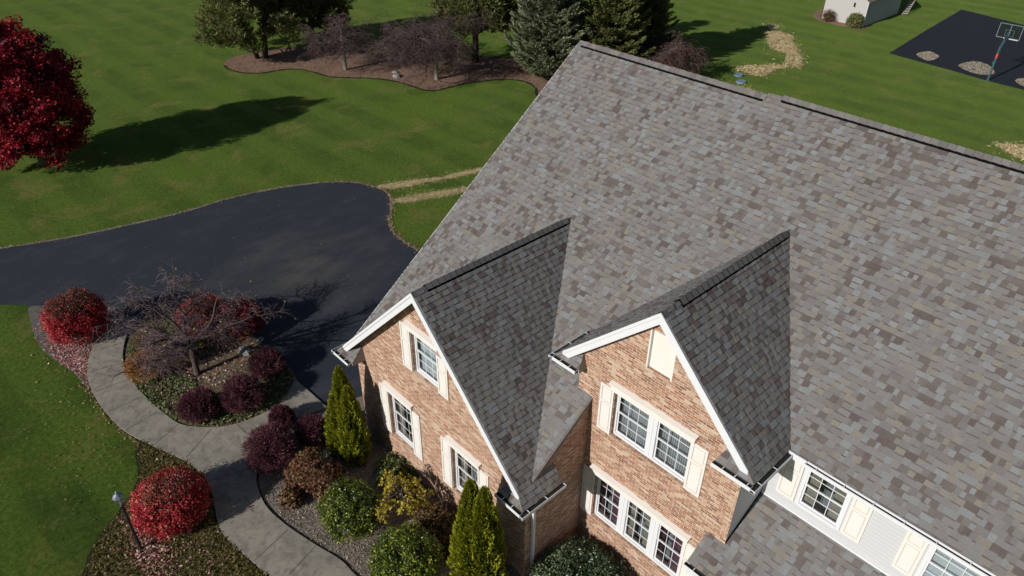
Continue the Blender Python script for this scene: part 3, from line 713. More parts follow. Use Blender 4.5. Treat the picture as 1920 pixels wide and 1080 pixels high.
def shutter(x0, x1, z0, z1, yw, split=.36, arch=False):
    t = .038; f = .055; y0, y1 = yw-t, yw-.004; zs = z1-(z1-z0)*split
    mb = MB()
    mb.box((x0, y0, z0), (x0+f, y1, z1)); mb.box((x1-f, y0, z0), (x1, y1, z1))
    for a, b_ in ((z0, z0+f*1.4), (zs-f*.6, zs+f*.6), (z1-f*1.2, z1)): mb.box((x0+f, y0, a), (x1-f, y1, b_))
    sh = mb.build('shutter', CREAM, house)
    pn = MB()
    for a, b_ in ((z0+f*1.4, zs-f*.6), (zs+f*.6, z1-f*1.2)):
        pn.box((x0+f, y0+.018, a), (x1-f, y1-.004, b_), 1); pn.box((x0+f+.022, y0+.005, a+.022), (x1-f-.022, y0+.017, b_-.022), 0)
    pn.build('panel', [CREAM, CREAM_D], sh)
window(3.35, 4.47, 4.68, 6.20, W1, inner='blind', cols=3); head(3.22, 4.60, 6.16, W1); sill(3.35, 4.47, 4.68, W1)
shutter(2.89, 3.33, 4.68, 6.22, W1); shutter(4.50, 4.94, 4.68, 6.0, W1)
window(1.86, 3.00, 1.13, 3.03, W1, inner='curtain'); head(1.73, 3.13, 3.0, W1); sill(1.86, 3.0, 1.13, W1)
shutter(1.40, 1.84, 1.12, 3.02, W1); shutter(3.02, 3.46, 1.12, 3.02, W1)
window(4.93, 6.06, 1.15, 3.03, W1, inner='curtain'); head(4.80, 6.18, 3.0, W1); sill(4.93, 6.06, 1.15, W1)
shutter(4.47, 4.91, 1.14, 3.02, W1); shutter(6.08, 6.52, 1.14, 3.02, W1)
window(8.68, 10.93, 4.70, 6.22, W2, 2, inner='slats', cols=3); head(8.58, 11.02, 6.18, W2); sill(8.68, 10.93, 4.70, W2)
shutter(8.24, 8.66, 4.68, 6.20, W2); shutter(10.95, 11.38, 4.68, 6.20, W2)
window(8.37, 11.27, 1.27, 3.02, W2, 3, inner=('plum', 'curtain', 'plum'), cols=3); head(8.26, 11.38, 3.0, W2); sill(8.37, 11.27, 1.27, W2)
shutter(7.94, 8.35, 1.25, 3.02, W2); shutter(11.29, 11.72, 1.25, 3.02, W2)
window(13.04, 14.08, 4.97, 6.33, W3, dep=-.03, rows=(2, 2), cols=3, inner='curtain', fw_=.075)
window(15.68, 16.75, 4.97, 6.33, W3, dep=-.03, rows=(2, 2), cols=3, inner='blind', fw_=.075)
for a, b_ in ((12.56, 13.0), (14.12, 14.53), (15.24, 15.64), (16.8, 17.2)): shutter(a, b_, 4.98, 6.30, W3)
# gable vent: a cream panel in a recessed opening under the peak
MB().box((9.42, W2+.08, 7.42), (10.14, W2+.10, 8.55)).box((9.42, W2+.0, 7.42), (9.46, W2+.079, 8.52)).box((10.10, W2-.0, 7.42), (10.14, W2+.079, 8.52)).build('gable_panel', CREAM, house)
# porch: beam, posts, floor
MB().box((11.82, -1.36, 3.02), (XE-.2, -1.2, 3.20)).box((11.82, -1.2, 3.02), (11.98, W2-.004, 3.20)).build('porch_beam', WHITE, house)
for x in (11.9, 14.8, 17.7, 20.6): MB().box((x-.08, -1.35, .1), (x+.08, -1.21, 3.015)).box((x-.11, -1.39, .1), (x+.11, -1.17, .3)).box((x-.11, -1.39, 2.9), (x+.11, -1.17, 3.01)).build('porch_post', WHITE, house)
MB().box((X2R+.01, -1.45, -.02), (XE-.2, W3-.003, .14)).build('porch_floor', CONC, house)

# ------------------------------------------------------------------ plants
RED = leafmat('burning_bush_leaf', [(0, (.09, .008, .012)), (.45, (.31, .011, .024)), (.8, (.52, .028, .046)), (1, (.62, .20, .15))], transl=.2)
REDD = leafmat('burning_bush_thin', [(0, (.05, .03, .018)), (.6, (.12, .055, .035)), (1, (.30, .12, .08))], transl=.15)
MAPLE = leafmat('maple_leaf', [(0, (.06, .004, .012)), (.5, (.24, .009, .026)), (.8, (.50, .022, .042)), (1, (.66, .14, .07))], transl=.3)
BARB = leafmat('barberry_leaf', [(0, (.034, .012, .018)), (.6, (.09, .026, .042)), (1, (.20, .075, .08))], transl=.15)
GOLD = leafmat('gold_leaf', [(0, (.16, .06, .012)), (.5, (.34, .14, .02)), (1, (.46, .24, .05))], transl=.2)
OLIVE = leafmat('olive_brown_leaf', [(0, (.07, .05, .02)), (.5, (.15, .10, .04)), (1, (.24, .13, .06))], transl=.2)
HYD = leafmat('hydrangea_leaf', [(0, (.06, .030, .018)), (.5, (.15, .07, .038)), (.85, (.23, .11, .06)), (1, (.22, .20, .06))], transl=.2)
HOLLY = leafmat('holly_leaf', [(0, (.016, .034, .008)), (.40, (.06, .10, .012)), (.65, (.20, .25, .02)), (1, (.52, .50, .03))], rough=.4, transl=.2, spec=.5)
ARB = leafmat('arborvitae_spray', [(0, (.06, .075, .010)), (.45, (.21, .235, .018)), (.85, (.36, .38, .03)), (1, (.42, .40, .05))], transl=.25)
VAR = leafmat('evergreen_gloss_leaf', [(0, (.012, .028, .012)), (.6, (.035, .07, .025)), (1, (.20, .25, .14))], rough=.35, transl=.1, spec=.5)
JUNI = leafmat('juniper_needles', [(0, (.06, .07, .022)), (.5, (.145, .16, .05)), (.85, (.25, .24, .09)), (1, (.36, .29, .14))], transl=.15)
DARKG = leafmat('dark_needles', [(0, (.045, .055, .018)), (.6, (.13, .145, .045)), (1, (.25, .235, .09))], transl=.1)
BLUE = leafmat('blue_spruce_needles', [(0, (.08, .09, .048)), (.5, (.18, .20, .11)), (.9, (.29, .31, .19)), (1, (.40, .37, .22))], transl=.1)
YEL = leafmat('yellow_leaf', [(0, (.20, .18, .02)), (.5, (.50, .40, .035)), (1, (.70, .58, .10))], transl=.3)
IVY = leafmat('ground_ivy', [(0, (.04, .06, .018)), (.5, (.10, .145, .045)), (.85, (.18, .22, .08)), (1, (.34, .24, .14))], transl=.2)
FALL = leafmat('fallen_leaf', [(0, (.14, .045, .04)), (.35, (.36, .12, .12)), (.7, (.50, .27, .25)), (1, (.60, .45, .38))], transl=.05)
FALLT = leafmat('dry_leaf', [(0, (.12, .06, .025)), (.5, (.28, .17, .08)), (1, (.48, .38, .24))], transl=.05)
STRAW = leafmat('straw_fibre', [(0, (.22, .15, .07)), (.4, (.66, .50, .25)), (1, (.95, .80, .50))], transl=.05)
CHIP = leafmat('mulch_chip', [(0, (.10, .082, .064)), (.6, (.28, .235, .19)), (.9, (.42, .37, .31)), (1, (.60, .57, .54))], transl=0)
STONE = leafmat('river_stone', [(0, (.20, .17, .13)), (.5, (.33, .285, .22)), (1, (.44, .39, .32))], transl=0, rough=.9)
ROCK = simple('grey_rock', (.24, .23, .215), .9, .1, .25, 6, .6)

def lumps(D, amp, k=7, seed=0):
    r_ = np.random.default_rng(seed); A = unit(r_.normal(size=(k*3, 3))); o = np.zeros(len(D))
    for a in A: o += np.exp(-((1-D@a)*9))*r_.uniform(-.3, 1)
    return 1+amp*o
def bush(name, c, r, h, m_, label, cat, n=5000, size=.05, asp=.55, amp=.10, spiky=0, box=2.0, flat=.0, group=None, m2=None, topbare=0, seed=1, mc=.55, stems=True, clump=.75, ax=1.0, rot=0, inner=.30, core=None):
    t = empty(name, (c[0], c[1], 0), label, cat, group)
    D = rdir(n); D[:, 2] = np.where(D[:, 2] < -.75, -D[:, 2], D[:, 2])
    # superellipsoid
    k = (np.abs(D)**box).sum(1)**(-1/box)
    S = D*k[:, None]*lumps(D, amp, seed=seed)[:, None]
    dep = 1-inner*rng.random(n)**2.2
    if clump:
        r2 = np.random.default_rng(seed+99); KK = int(60+90*r*h); CD = unit(r2.normal(size=(KK, 3))); CD[:, 2] = np.where(CD[:, 2] < -.6, -CD[:, 2], CD[:, 2])
        kc = (np.abs(CD)**box).sum(1)**(-1/box); CS = CD*(kc*(.86+.17*r2.random(KK)))[:, None]*lumps(CD, amp, seed=seed)[:, None]
        idx = r2.integers(0, KK, n); use = rng.random(n) < clump
        off = rdir(n)*(rng.random(n)**.4*(.15+.10*r2.random(KK))[idx])[:, None]
        S = np.where(use[:, None], CS[idx]+off, S); dep = np.where(use, 1-.12*rng.random(n), dep); cv = (r2.random(KK)-.5)[idx]*use
        S = S*(1+.22*(rng.random(n) < .035)*rng.random(n))[:, None]
        D = np.where(use[:, None], unit(CD[idx]*.6+unit(off)), D)
    P = S*dep[:, None]*np.array([r*ax, r/ax, h/2]);
    ca, sa = math.cos(rot), math.sin(rot); P = np.stack([P[:, 0]*ca-P[:, 1]*sa, P[:, 0]*sa+P[:, 1]*ca, P[:, 2]], 1)
    P += np.array([c[0], c[1], h*.5]); P[:, 2] = np.maximum(P[:, 2], .03)
    out = unit(D/np.array([1, 1, .8])+rdir(n)*(.9 if not spiky else .35))
    s = size*(.6+.8*rng.random(n))
    if spiky: U = out*s[:, None]*spiky; V = frame(out)*s[:, None]*asp*.5
    else:
        nrm = unit(out+rdir(n)*.6); U = frame(nrm)*s[:, None]; V = np.cross(nrm, unit(U))*s[:, None]*asp
    cl = lumps(D, .5, k=14, seed=seed+5)-1
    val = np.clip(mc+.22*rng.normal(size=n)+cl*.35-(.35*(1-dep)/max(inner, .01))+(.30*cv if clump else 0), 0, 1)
    if m2 is not None:
        g = (S[:, 2] > topbare+.12*rng.normal(size=n)) & (rng.random(n) < .93)
        quads('thin_top', P[g], U[g]*.8, V[g]*.8, val[g], m2, t)
        P, U, V, val = P[~g], U[~g], V[~g], val[~g]
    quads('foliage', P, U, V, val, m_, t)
    if stems:
        mb = MB()
        for i in range(26):
            d = rdir(1)[0]; d[2] = abs(d[2])+.25; d = d/np.linalg.norm(d); e = np.array([c[0]+d[0]*r*.8, c[1]+d[1]*r*.8, h*.5+d[2]*h*.38])
            mid = np.array([c[0]+d[0]*r*.25, c[1]+d[1]*r*.25, h*.3]); mb.tube([(c[0]+d[0]*.06, c[1]+d[1]*.06, 0), mid, e], [.02, .014, .006], 4)
        mb.build('stem', BARKD, t)
    # shaded inner mass of twigs and old leaves
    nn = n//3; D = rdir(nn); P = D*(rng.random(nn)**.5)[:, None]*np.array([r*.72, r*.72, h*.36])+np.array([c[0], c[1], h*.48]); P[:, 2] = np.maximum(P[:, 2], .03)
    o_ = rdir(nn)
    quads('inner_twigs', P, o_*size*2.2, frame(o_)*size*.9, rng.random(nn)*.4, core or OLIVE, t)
    return t
bush('burning_bush', (-11.75, -8.42), 1.04, 1.85, RED, 'large round red bush with a bare brown top beside the driveway at the walkway end', 'bush', 22000, .038, .5, .08, box=2.5, m2=REDD, topbare=.74, seed=2, mc=.5)
bush('burning_bush', (-.62, -9.22), .98, 1.38, RED, 'wide red bush beside the lamp post, dropping pink leaves', 'bush', 24000, .036, .5, .12, box=2.4, m2=REDD, topbare=.92, seed=3, mc=.62)
bush('burning_bush', (-8.75, -4.6), 1.0, 1.4, RED, 'red bush behind the bare weeping tree in the island bed', 'bush', 16000, .038, .5, .1, box=2.4, m2=REDD, topbare=.85, seed=4, mc=.42)
bush('burning_bush', (-7.7, -3.5), .72, 1.35, RED, 'dark red bush at the back of the island bed by the driveway', 'bush', 11000, .038, .5, .1, box=2.4, seed=5, mc=.3)
bush('golden_shrub', (-7.71, -7.42), .66, .85, GOLD, 'small round golden orange shrub by the inner walkway edge', 'bush', 5200, .034, .5, .1, spiky=1.5, seed=6)
bush('olive_shrub', (-8.81, -6.69), .62, 1.2, OLIVE, 'loose olive brown shrub behind the golden one', 'bush', 3800, .034, .5, .14, spiky=1.6, seed=7)
bush('olive_shrub', (-7.55, -6.35), .60, 1.15, OLIVE, 'reddish brown twiggy shrub under the weeping tree branches', 'bush', 3200, .034, .5, .14, spiky=1.6, seed=8, mc=.4)
for i, (c, r, h, lb) in enumerate([((-4.29, -6.83), .72, .95, 'dark purple mound, the one lowest in the island bed'), ((-3.70, -5.48), .76, 1.25, 'dark purple mound, the middle one of three along the island bed'), ((-4.71, -4.03), .68, 1.0, 'dark purple mound by the driveway edge, nearest the boulder'),
        ((-.61, -6.02), .86, 1.5, 'largest dark purple ball bush at the walkway bend'), ((-1.98, -4.95), .48, .75, 'smallest dark purple ball bush at the corner of the front bed'), ((-.45, -4.63), .58, 1.2, 'dark purple ball bush between the arborvitae and the biggest purple ball')]):
    bush('barberry_bush', (c[0], c[1]), r*.86, h*.95, BARB, lb, 'bush', int(9000*r*r)+3500, .034, .5, .13, clump=.6, spiky=1.5, group='dark purple barberries', seed=20+i, box=2.15, core=BARB)
bush('hydrangea', (.90, -5.62), .56, 1.05, HYD, 'brown leaved hydrangea beside the largest purple ball bush', 'bush', 4800, .045, .7, .28, seed=31)
bush('hydrangea', (1.75, -5.38), .54, 1.2, HYD, 'brown leaved hydrangea tucked against the foot of the arborvitae', 'bush', 4600, .045, .7, .28, seed=32, mc=.4)
bush('perennial', (1.25, -6.38), .33, .55, HYD, 'small reddish brown perennial alone on the gravel mulch', 'plant', 700, .05, .6, .2, seed=33)
bush('holly_bush', (3.25, -5.47), .82, 1.5, HOLLY, 'round glossy green bush with yellow tips, next to the small yellow tree', 'bush', 14000, .036, .5, .12, seed=35, box=2.3, core=HOLLY, mc=.36, clump=.85)
bush('holly_bush', (5.70, -5.33), .88, 1.5, HOLLY, 'round glossy green bush with yellow tips at the bottom frame edge', 'bush', 15000, .036, .5, .12, seed=36, box=2.3, core=HOLLY, mc=.36, clump=.85)
bush('evergreen_shrub', (9.25, -2.15), 1.25, 1.0, VAR, 'low wide dark green shrub in the corner between the two brick wings', 'bush', 14000, .038, .5, .05, seed=37, box=2.2, core=VAR)
for i, (c, r, h, n_, lb) in enumerate([((4.9, -3.75), .55, .75, 1400, 'brown dying perennial under the right lower window'), ((2.5, -3.4), .62, .5, 1400, 'low dull green plant at the wall behind the left arborvitae'), ((5.9, -3.7), .5, .5, 900, 'dark low perennial by the brick wall near the right arborvitae'), ((3.4, -3.6), .4, .35, 700, 'small brown clump at the wall below the left lower window')]):
    bush('perennial', c, r, h, OLIVE if i != 1 else IVY, lb, 'plant', n_, .045, .6, .25, seed=50+i, mc=.35)
def arborvitae(c, tops, label, seed):
    t = empty('arborvitae', (c[0], c[1], 0), label, 'evergreen'); Ps = []; Os = []; Vs = []
    for (dx, dy, r, h, n) in tops:
        z = rng.random(n)**.85; prof = np.minimum(1, (1-z)**.62*1.28)*(.80+.25*np.minimum(1, z/.2))
        a = rng.random(n)*2*np.pi; D = np.stack([np.cos(a), np.sin(a), np.zeros(n)], 1)
        lm = 1+.10*np.sin(a*5+z*9+seed)+.07*np.sin(a*11-z*23)+.08*np.sin(a*3+z*31)
        rr = r*prof*lm*(1-.28*rng.random(n)**2); P = D*rr[:, None]; P[:, 2] = z*h+.04; P += np.array([c[0]+dx, c[1]+dy, 0])
        o_ = unit(D*.55+np.array([0, 0, 1.])+rdir(n)*.28); Ps.append(P); Os.append(o_)
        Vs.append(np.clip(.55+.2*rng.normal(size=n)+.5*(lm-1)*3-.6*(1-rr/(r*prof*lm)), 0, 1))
    P, o_, v = np.concatenate(Ps), np.concatenate(Os), np.concatenate(Vs); s = .055*(.6+.8*rng.random(len(P)))
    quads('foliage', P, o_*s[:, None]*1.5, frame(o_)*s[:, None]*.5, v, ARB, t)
    mb = MB()
    for (dx, dy, r, h, n) in tops: mb.tube([(c[0]+dx*.6, c[1]+dy*.6, 0), (c[0]+dx, c[1]+dy, h*.85)], [.07, .012], 6)
    mb.build('trunk', BARKD, t)
arborvitae((.80, -4.0), [(-.12, .10, .47, 3.6, 11000), (.32, .05, .42, 3.15, 8000), (-.20, -.2, .38, 2.6, 3500)], 'tall two tipped green arborvitae near the left corner of the brick wing', 1)
arborvitae((7.35, -4.05), [(-.20, -.05, .52, 4.2, 11000), (.20, .05, .50, 4.2, 10000), (.0, -.22, .5, 3.0, 4000)], 'tall twin arborvitae in front of the downspout corner', 4)

# ---- bare weeping trees
def weeping(name, c, fork, spread, top, label, m_, bark, lean=(0, 0), seed=1, limbs=7, kids=9, twigs=6, leaves=60, lm=None, tr=.07, drop=.55, group=None, cat='tree', rad=.005):
    r_ = random.Random(seed); t = empty(name, (c[0], c[1], 0), label, cat, group)
    F = Vector((c[0]+lean[0], c[1]+lean[1], fork)); tb = MB()
    tb.tube([(c[0], c[1], -.05), (c[0]+.0, c[1], .10), (c[0]+lean[0]*.4+.03, c[1]+lean[1]*.4, fork*.5), F], [tr*1.7, tr*1.15, tr, tr*1.1], 9)
    tb.build('trunk', bark, t, True)
    br = MB(); tw = MB(); tips = []
    gk = drop/.7
    def path(p, d, L, n, grav, wig):
        pts = [p.copy()]
        for i in range(n):
            d = d + Vector((r_.gauss(0, wig), r_.gauss(0, wig), r_.gauss(0, wig))) + Vector((0, 0, -grav)); d.normalize(); p = p + d*(L/n); pts.append(p.copy())
        return pts, d
    for i in range(limbs):
        a = 2*math.pi*(i+r_.uniform(-.3, .3))/limbs; u_ = r_.uniform(.55, 1.2)
        pts, _ = path(F.copy(), Vector((math.cos(a), math.sin(a), u_)), math.hypot(spread*.72, (top-fork)*.9)*r_.uniform(.8, 1.1), 9, .14*gk, .2)
        if max(p.z for p in pts) > top: 
            k = (top-fork)/(max(p.z for p in pts)-fork); pts = [Vector((p.x, p.y, fork+(p.z-fork)*k)) for p in pts]
        br.tube(pts, [tr*.74*(1-.85*j/len(pts)) for j in range(len(pts))], 6)
        for k in range(kids):
            j = r_.randint(2, len(pts)-1); p = pts[j]; aa = a+r_.gauss(0, .9)
            q_, _ = path(p.copy(), Vector((math.cos(aa), math.sin(aa), r_.uniform(-.1, .75))), spread*r_.uniform(.28, .55), 7, .16*gk, .24)
            br.tube(q_, [tr*.2*(1-.75*jj/len(q_)) for jj in range(len(q_))], 4, cap=False)
            for kk in range(twigs):
                p2 = q_[r_.randint(1, len(q_)-1)]; a3 = aa+r_.gauss(0, 1.0)
                g_, _ = path(p2.copy(), Vector((math.cos(a3), math.sin(a3), r_.uniform(-.5+.2*(1-gk), .6+.5*(1-gk)))), spread*r_.uniform(.16, .36), 6, drop*.33, .22)
                for g in g_: g.z = max(g.z, .12)
                tw.tube(g_, [rad*(1-.5*jj/len(g_)) for jj in range(len(g_))], 3, cap=False); tips += g_[2:]
                if r_.random() < .6:
                    p3 = g_[3]; h_, _ = path(p3.copy(), Vector((math.cos(a3+1), math.sin(a3+1), -.1)), spread*.16, 4, drop*.3, .25)
                    tw.tube(h_, [rad*.8, rad*.7, rad*.6, rad*.5, rad*.4], 3, cap=False)
    br.build('branch', BARKT, t, True); tw.build('twigs', m_, t)
    if leaves:
        P = np.array([tuple(r_.choice(tips)) for _ in range(leaves)])+rng.normal(size=(leaves, 3))*.02
        o_ = rdir(leaves)+np.array([0, 0, -.8]); o_ = unit(o_); s = .042
        quads('leaves', P, o_*s, frame(o_)*s*.6, rng.random(leaves), lm or YEL, t)
    return t
weeping('weeping_cherry', (-6.51, -6.01), 1.2, 2.15, 3.8, 'bare weeping tree with a stout trunk in the middle of the island bed', TWIGL, BARKT, lean=(-.14, .05), seed=5, limbs=9, kids=12, twigs=14, leaves=220, tr=.10, drop=.19, rad=.0058)
weeping('weeping_cherry', (-33.41, 17.42), 1.95, 2.9, 3.6, 'bare umbrella shaped tree with pale trunk, the left one in the far mulch bed', TWIG, BARKP, seed=6, limbs=10, kids=12, twigs=15, leaves=60, tr=.12, drop=.50, rad=.009)
weeping('weeping_cherry', (-26.97, 21.33), 2.15, 4.2, 4.5, 'widest bare umbrella shaped tree with pale trunk, at the centre of the far mulch bed', TWIG, BARKP, seed=8, limbs=12, kids=14, twigs=15, leaves=90, tr=.14, drop=.42, rad=.010)
weeping('weeping_cherry', (-32.2, 22.6), 1.6, 2.6, 3.3, 'bare weeping tree behind and between the two pale trunked ones', TWIG, BARKD, seed=9, limbs=9, kids=11, twigs=14, leaves=30, tr=.12, drop=.7, rad=.012)
weeping('weeping_cherry', (-15.9, 33.9), 1.6, 3.1, 3.2, 'bare reddish weeping tree peeking over the left part of the roof ridge', TWIGR, BARKD, seed=12, limbs=11, kids=13, twigs=16, leaves=60, lm=GOLD, tr=.12, drop=.7, rad=.014)
weeping('weeping_tree', (4.06, -4.24), 1.25, .85, 1.85, 'small weeping tree with yellow leaves in front of the brick wing', TWIG, BARKP, seed=14, limbs=7, kids=7, twigs=5, leaves=2600, tr=.035, drop=.8, rad=.004)

# ---- maple
def limbs_to(t, base, fork, ends, tr, bark):
    mb = MB(); b_ = Vector(base); F = Vector(fork)
    mb.tube([b_, b_.lerp(F, .5)+Vector((.05, -.04, 0)), F], [tr*1.3, tr, tr*.85], 9); mb.build('trunk', bark, t, True)
    lb = MB()
    for e in ends:
        e = Vector(e); lb.tube([F, F.lerp(e, .5)+Vector((0, 0, .12*(e-F).length)), e], [tr*.38, tr*.22, tr*.07], 5, cap=False)
    lb.build('limbs', bark, t, True)
def maple(c, h, r):
    t = empty('red_maple', (c[0], c[1], 0), 'round crimson maple on the lawn at the left frame edge', 'tree')
    K = 400; cc = []; rr = []
    for i in range(K):
        d = rdir(1)[0]; q_ = rng.random()**.40; z = .50*h+d[2]*h*.46*q_; zz = (z-.50*h)/(h*.47); w_ = math.sqrt(max(.05, 1-zz*zz)) if zz > 0 else 1-.35*zz*zz
        if d[2] > 0: w_ *= 1-.25*zz
        hd = math.hypot(d[0], d[1])+1e-6; cc.append((c[0]+d[0]/hd*r*w_*rng.random()**.4, c[1]+d[1]/hd*r*w_*rng.random()**.4, max(z, .62))); rr.append(rng.uniform(.42, .75))
    cc = np.array(cc); rr = np.array(rr); n = 190
    P = np.repeat(cc, n, 0)+rdir(K*n)*(rng.random(K*n)**.5*np.repeat(rr, n))[:, None]*np.array([1, 1, .75])
    P[:, 2] = np.maximum(P[:, 2], .35); o_ = rdir(K*n); o_[:, 2] = np.abs(o_[:, 2])*1.2+.2; o_ = unit(o_)
    s = .085*(.6+.7*rng.random(K*n)); U = frame(o_)*s[:, None]; V = np.cross(o_, unit(U))*s[:, None]*.75
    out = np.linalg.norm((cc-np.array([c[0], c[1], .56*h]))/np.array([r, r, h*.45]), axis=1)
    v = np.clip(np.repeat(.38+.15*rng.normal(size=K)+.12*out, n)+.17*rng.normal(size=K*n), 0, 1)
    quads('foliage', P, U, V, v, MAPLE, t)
    limbs_to(t, (c[0], c[1], 0), (c[0], c[1], h*.25), [tuple(cc[i]) for i in range(0, 90)], .22, BARK)
maple((-30.2, -4.8), 8.5, 3.25)

# ---- conifers
def tufts(P, out, n, size, asp, sp, mc):
    """n needle sprays round each point"""
    Q = np.repeat(P, n, 0); O = np.repeat(out, n, 0); k = len(Q)
    Q = Q+rng.normal(size=(k, 3))*sp; d = unit(O+rdir(k)*.55); s = size*(.6+.8*rng.random(k))
    v = np.repeat(mc+.16*rng.normal(size=len(P)), n)+.14*rng.normal(size=k)
    return Q, d*s[:, None], frame(d)*s[:, None]*asp, v
def spruce(name, c, h, r, m_, label, seed=1, size=.16, bark=BARKD, z0=.3, n=5, droop=.12, dens=1.0, shape=.8, mc=.5, lean=(0, 0), group=None):
    r_ = random.Random(seed); t = empty(name, (c[0], c[1], 0), label, 'tree', group)
    tb = MB(); tb.tube([(c[0], c[1], 0), (c[0]+lean[0]*.5, c[1]+lean[1]*.5, h*.5), (c[0]+lean[0], c[1]+lean[1], h*.98)], [.20, .13, .02], 8); tb.build('trunk', bark, t, True)
    Ps = []; Os = []; br = MB(); z = z0
    while z < h*.98:
        f = z/h; L = r*(1-f)**shape*min(1, .7+f*2.5); nb = max(4, int((8 if f < .7 else 6)*dens))
        for k in range(nb):
            a = r_.uniform(0, 2*math.pi); l = L*r_.uniform(.5, 1.22)+.12; p = Vector((c[0]+lean[0]*f, c[1]+lean[1]*f, z+r_.uniform(-.12, .12)))
            d = Vector((math.cos(a), math.sin(a), .12-droop*r_.uniform(.3, 1.6)+f*.35)); steps = max(3, int(l/.17)); q_ = p.copy(); pts = [p]
            for i in range(steps):
                d = (d+Vector((r_.gauss(0, .05), r_.gauss(0, .05), .035))).normalized(); q_ = q_+d*(l/steps); pts.append(q_.copy())
                u_ = (i+1)/steps
                if u_ > .22:
                    side = Vector((-d.y, d.x, 0)).normalized(); wd = .30*l*(1-u_)**.8+.05
                    for sg in (-1, 0, 1):
                        e = q_+side*(sg*wd*r_.uniform(.4, 1))+d*abs(sg)*wd*.4; Ps.append(tuple(e)); Os.append(tuple((d+side*sg*.5).normalized()))
            br.tube([pts[0], pts[len(pts)//2], pts[-1]], [.03, .018, .006], 4, cap=False)
        z += .24/dens**.5
    br.build('branch', bark, t)
    P, U, V, v = tufts(np.array(Ps), np.array(Os), n, size, .22, .05, mc); P[:, 2] = np.maximum(P[:, 2], .05)
    quads('foliage', P, U, V, v, m_, t)
    return t
def clumpy(name, c, trunks, blobs, m_, label, per=230, size=.19, upness=.7, mc=.5, bark=BARKD, group=None):
    """irregular evergreen: leaning trunks, limbs, plume-like clumps"""
    t = empty(name, (c[0], c[1], 0), label, 'tree', group)
    B = np.array(blobs, float); C_ = B[:, :3]+np.array([c[0], c[1], 0]); K = len(B)
    mb = MB(); lb = MB(); tops = []
    for (bx, by, tx, ty, tz, r) in trunks:
        a, b_ = Vector((c[0]+bx, c[1]+by, 0)), Vector((c[0]+tx, c[1]+ty, tz)); mb.tube([a, a.lerp(b_, .45)+Vector((.08, 0, 0)), b_], [r*1.25, r*.85, r*.3], 8); tops.append((a, b_))
    mb.build('trunk', bark, t, True)
    Ps = []; Os = []
    for i in range(K):
        p = Vector(C_[i]); a, b_ = min(tops, key=lambda ab: (ab[1].xy-p.xy).length); f = min(.95, max(.25, (p.z-.8)/max(b_.z, 1))); s = a.lerp(b_, f)
        lb.tube([s, s.lerp(p, .55)+Vector((0, 0, .15)), p], [.05, .032, .012], 4, cap=False)
        n = int(per*B[i, 3]**2*1.2)+20; D = rdir(n); q_ = rng.random(n)**.45
        ax = unit(np.array([[p.x-s.x, p.y-s.y, 0]]))[0]*.5+np.array([0, 0, upness])
        Pn = D*(q_*B[i, 3])[:, None]*np.array([1, 1, .8])+C_[i]+ax*0
        Ps.append(Pn); Os.append(unit(D*.8+ax))
    lb.build('limbs', bark, t)
    P, U, V, v = tufts(np.concatenate(Ps), np.concatenate(Os), 4, size, .20, .07, mc); P[:, 2] = np.maximum(P[:, 2], .4)
    quads('foliage', P, U, V, v, m_, t)
def blobset(n, rx, ry, z0, z1, rb, seed, cx=0, cy=0, taper=.5):
    r_ = random.Random(seed); o_ = []
    for i in range(n):
        f = r_.random(); a = r_.uniform(0, 2*math.pi); q_ = r_.random()**.5; w_ = (1-taper*f)*min(1, .55+f*3)
        o_.append((cx+rx*q_*w_*math.cos(a), cy+ry*q_*w_*math.sin(a), z0+(z1-z0)*f, rb*r_.uniform(.6, 1.2)))
    return o_
G_ = 'tall evergreens in the far mulch bed'
clumpy('juniper_tree', (-40.2, 14.2), [(0, 0, .4, .6, 6, .2), (-.3, -.5, -1.2, -1.6, 5.0, .17)], blobset(125, 4.5, 4.5, 1.7, 7.5, .85, 3, -.6, -.6, .35), JUNI, 'olive green evergreen with two leaning trunks at the left end of the far bed', group=G_, per=90)
clumpy('juniper_tree', (-40.4, 18.6), [(0, 0, .3, .3, 6.5, .22)], blobset(110, 3.4, 3.4, 2.0, 8, .85, 4, .3, .3, .35), DARKG, 'very dark evergreen right behind the two trunked one', group=G_, per=95, mc=.4)
clumpy('juniper_tree', (-28.2, 26.2), [(0, 0, -.2, .3, 7.5, .23)], blobset(130, 4.2, 4.2, 2.7, 8.5, .85, 5, -.3, .8, .35), JUNI, 'brownish green evergreen with a straight bare trunk left of the blue spruce', group=G_, per=90, mc=.42)
spruce('blue_spruce', (-21.6, 28.0), 9.8, 3.6, BLUE, 'broad blue green spruce touching the roof corner in the view', seed=3, n=6, droop=.10, dens=1.5, shape=.62, size=.17, group=G_)
spruce('spruce_tree', (-18.6, 31.4), 9.5, 3.2, JUNI, 'olive green spruce just right of the blue spruce', seed=4, n=5, dens=1.3, shape=.65, mc=.45, size=.17, group=G_)
spruce('spruce_tree', (-19.4, 35.6), 9.0, 3.1, DARKG, 'dark green spruce farthest right above the ridge', seed=5, n=5, dens=1.2, shape=.7, mc=.5, size=.17, group=G_)
spruce('spruce_tree', (-24.6, 31.6), 9.5, 3.1, DARKG, 'dark evergreen in the gap behind the blue spruce', seed=6, n=5, dens=1.1, shape=.7, mc=.45, size=.17, group=G_)

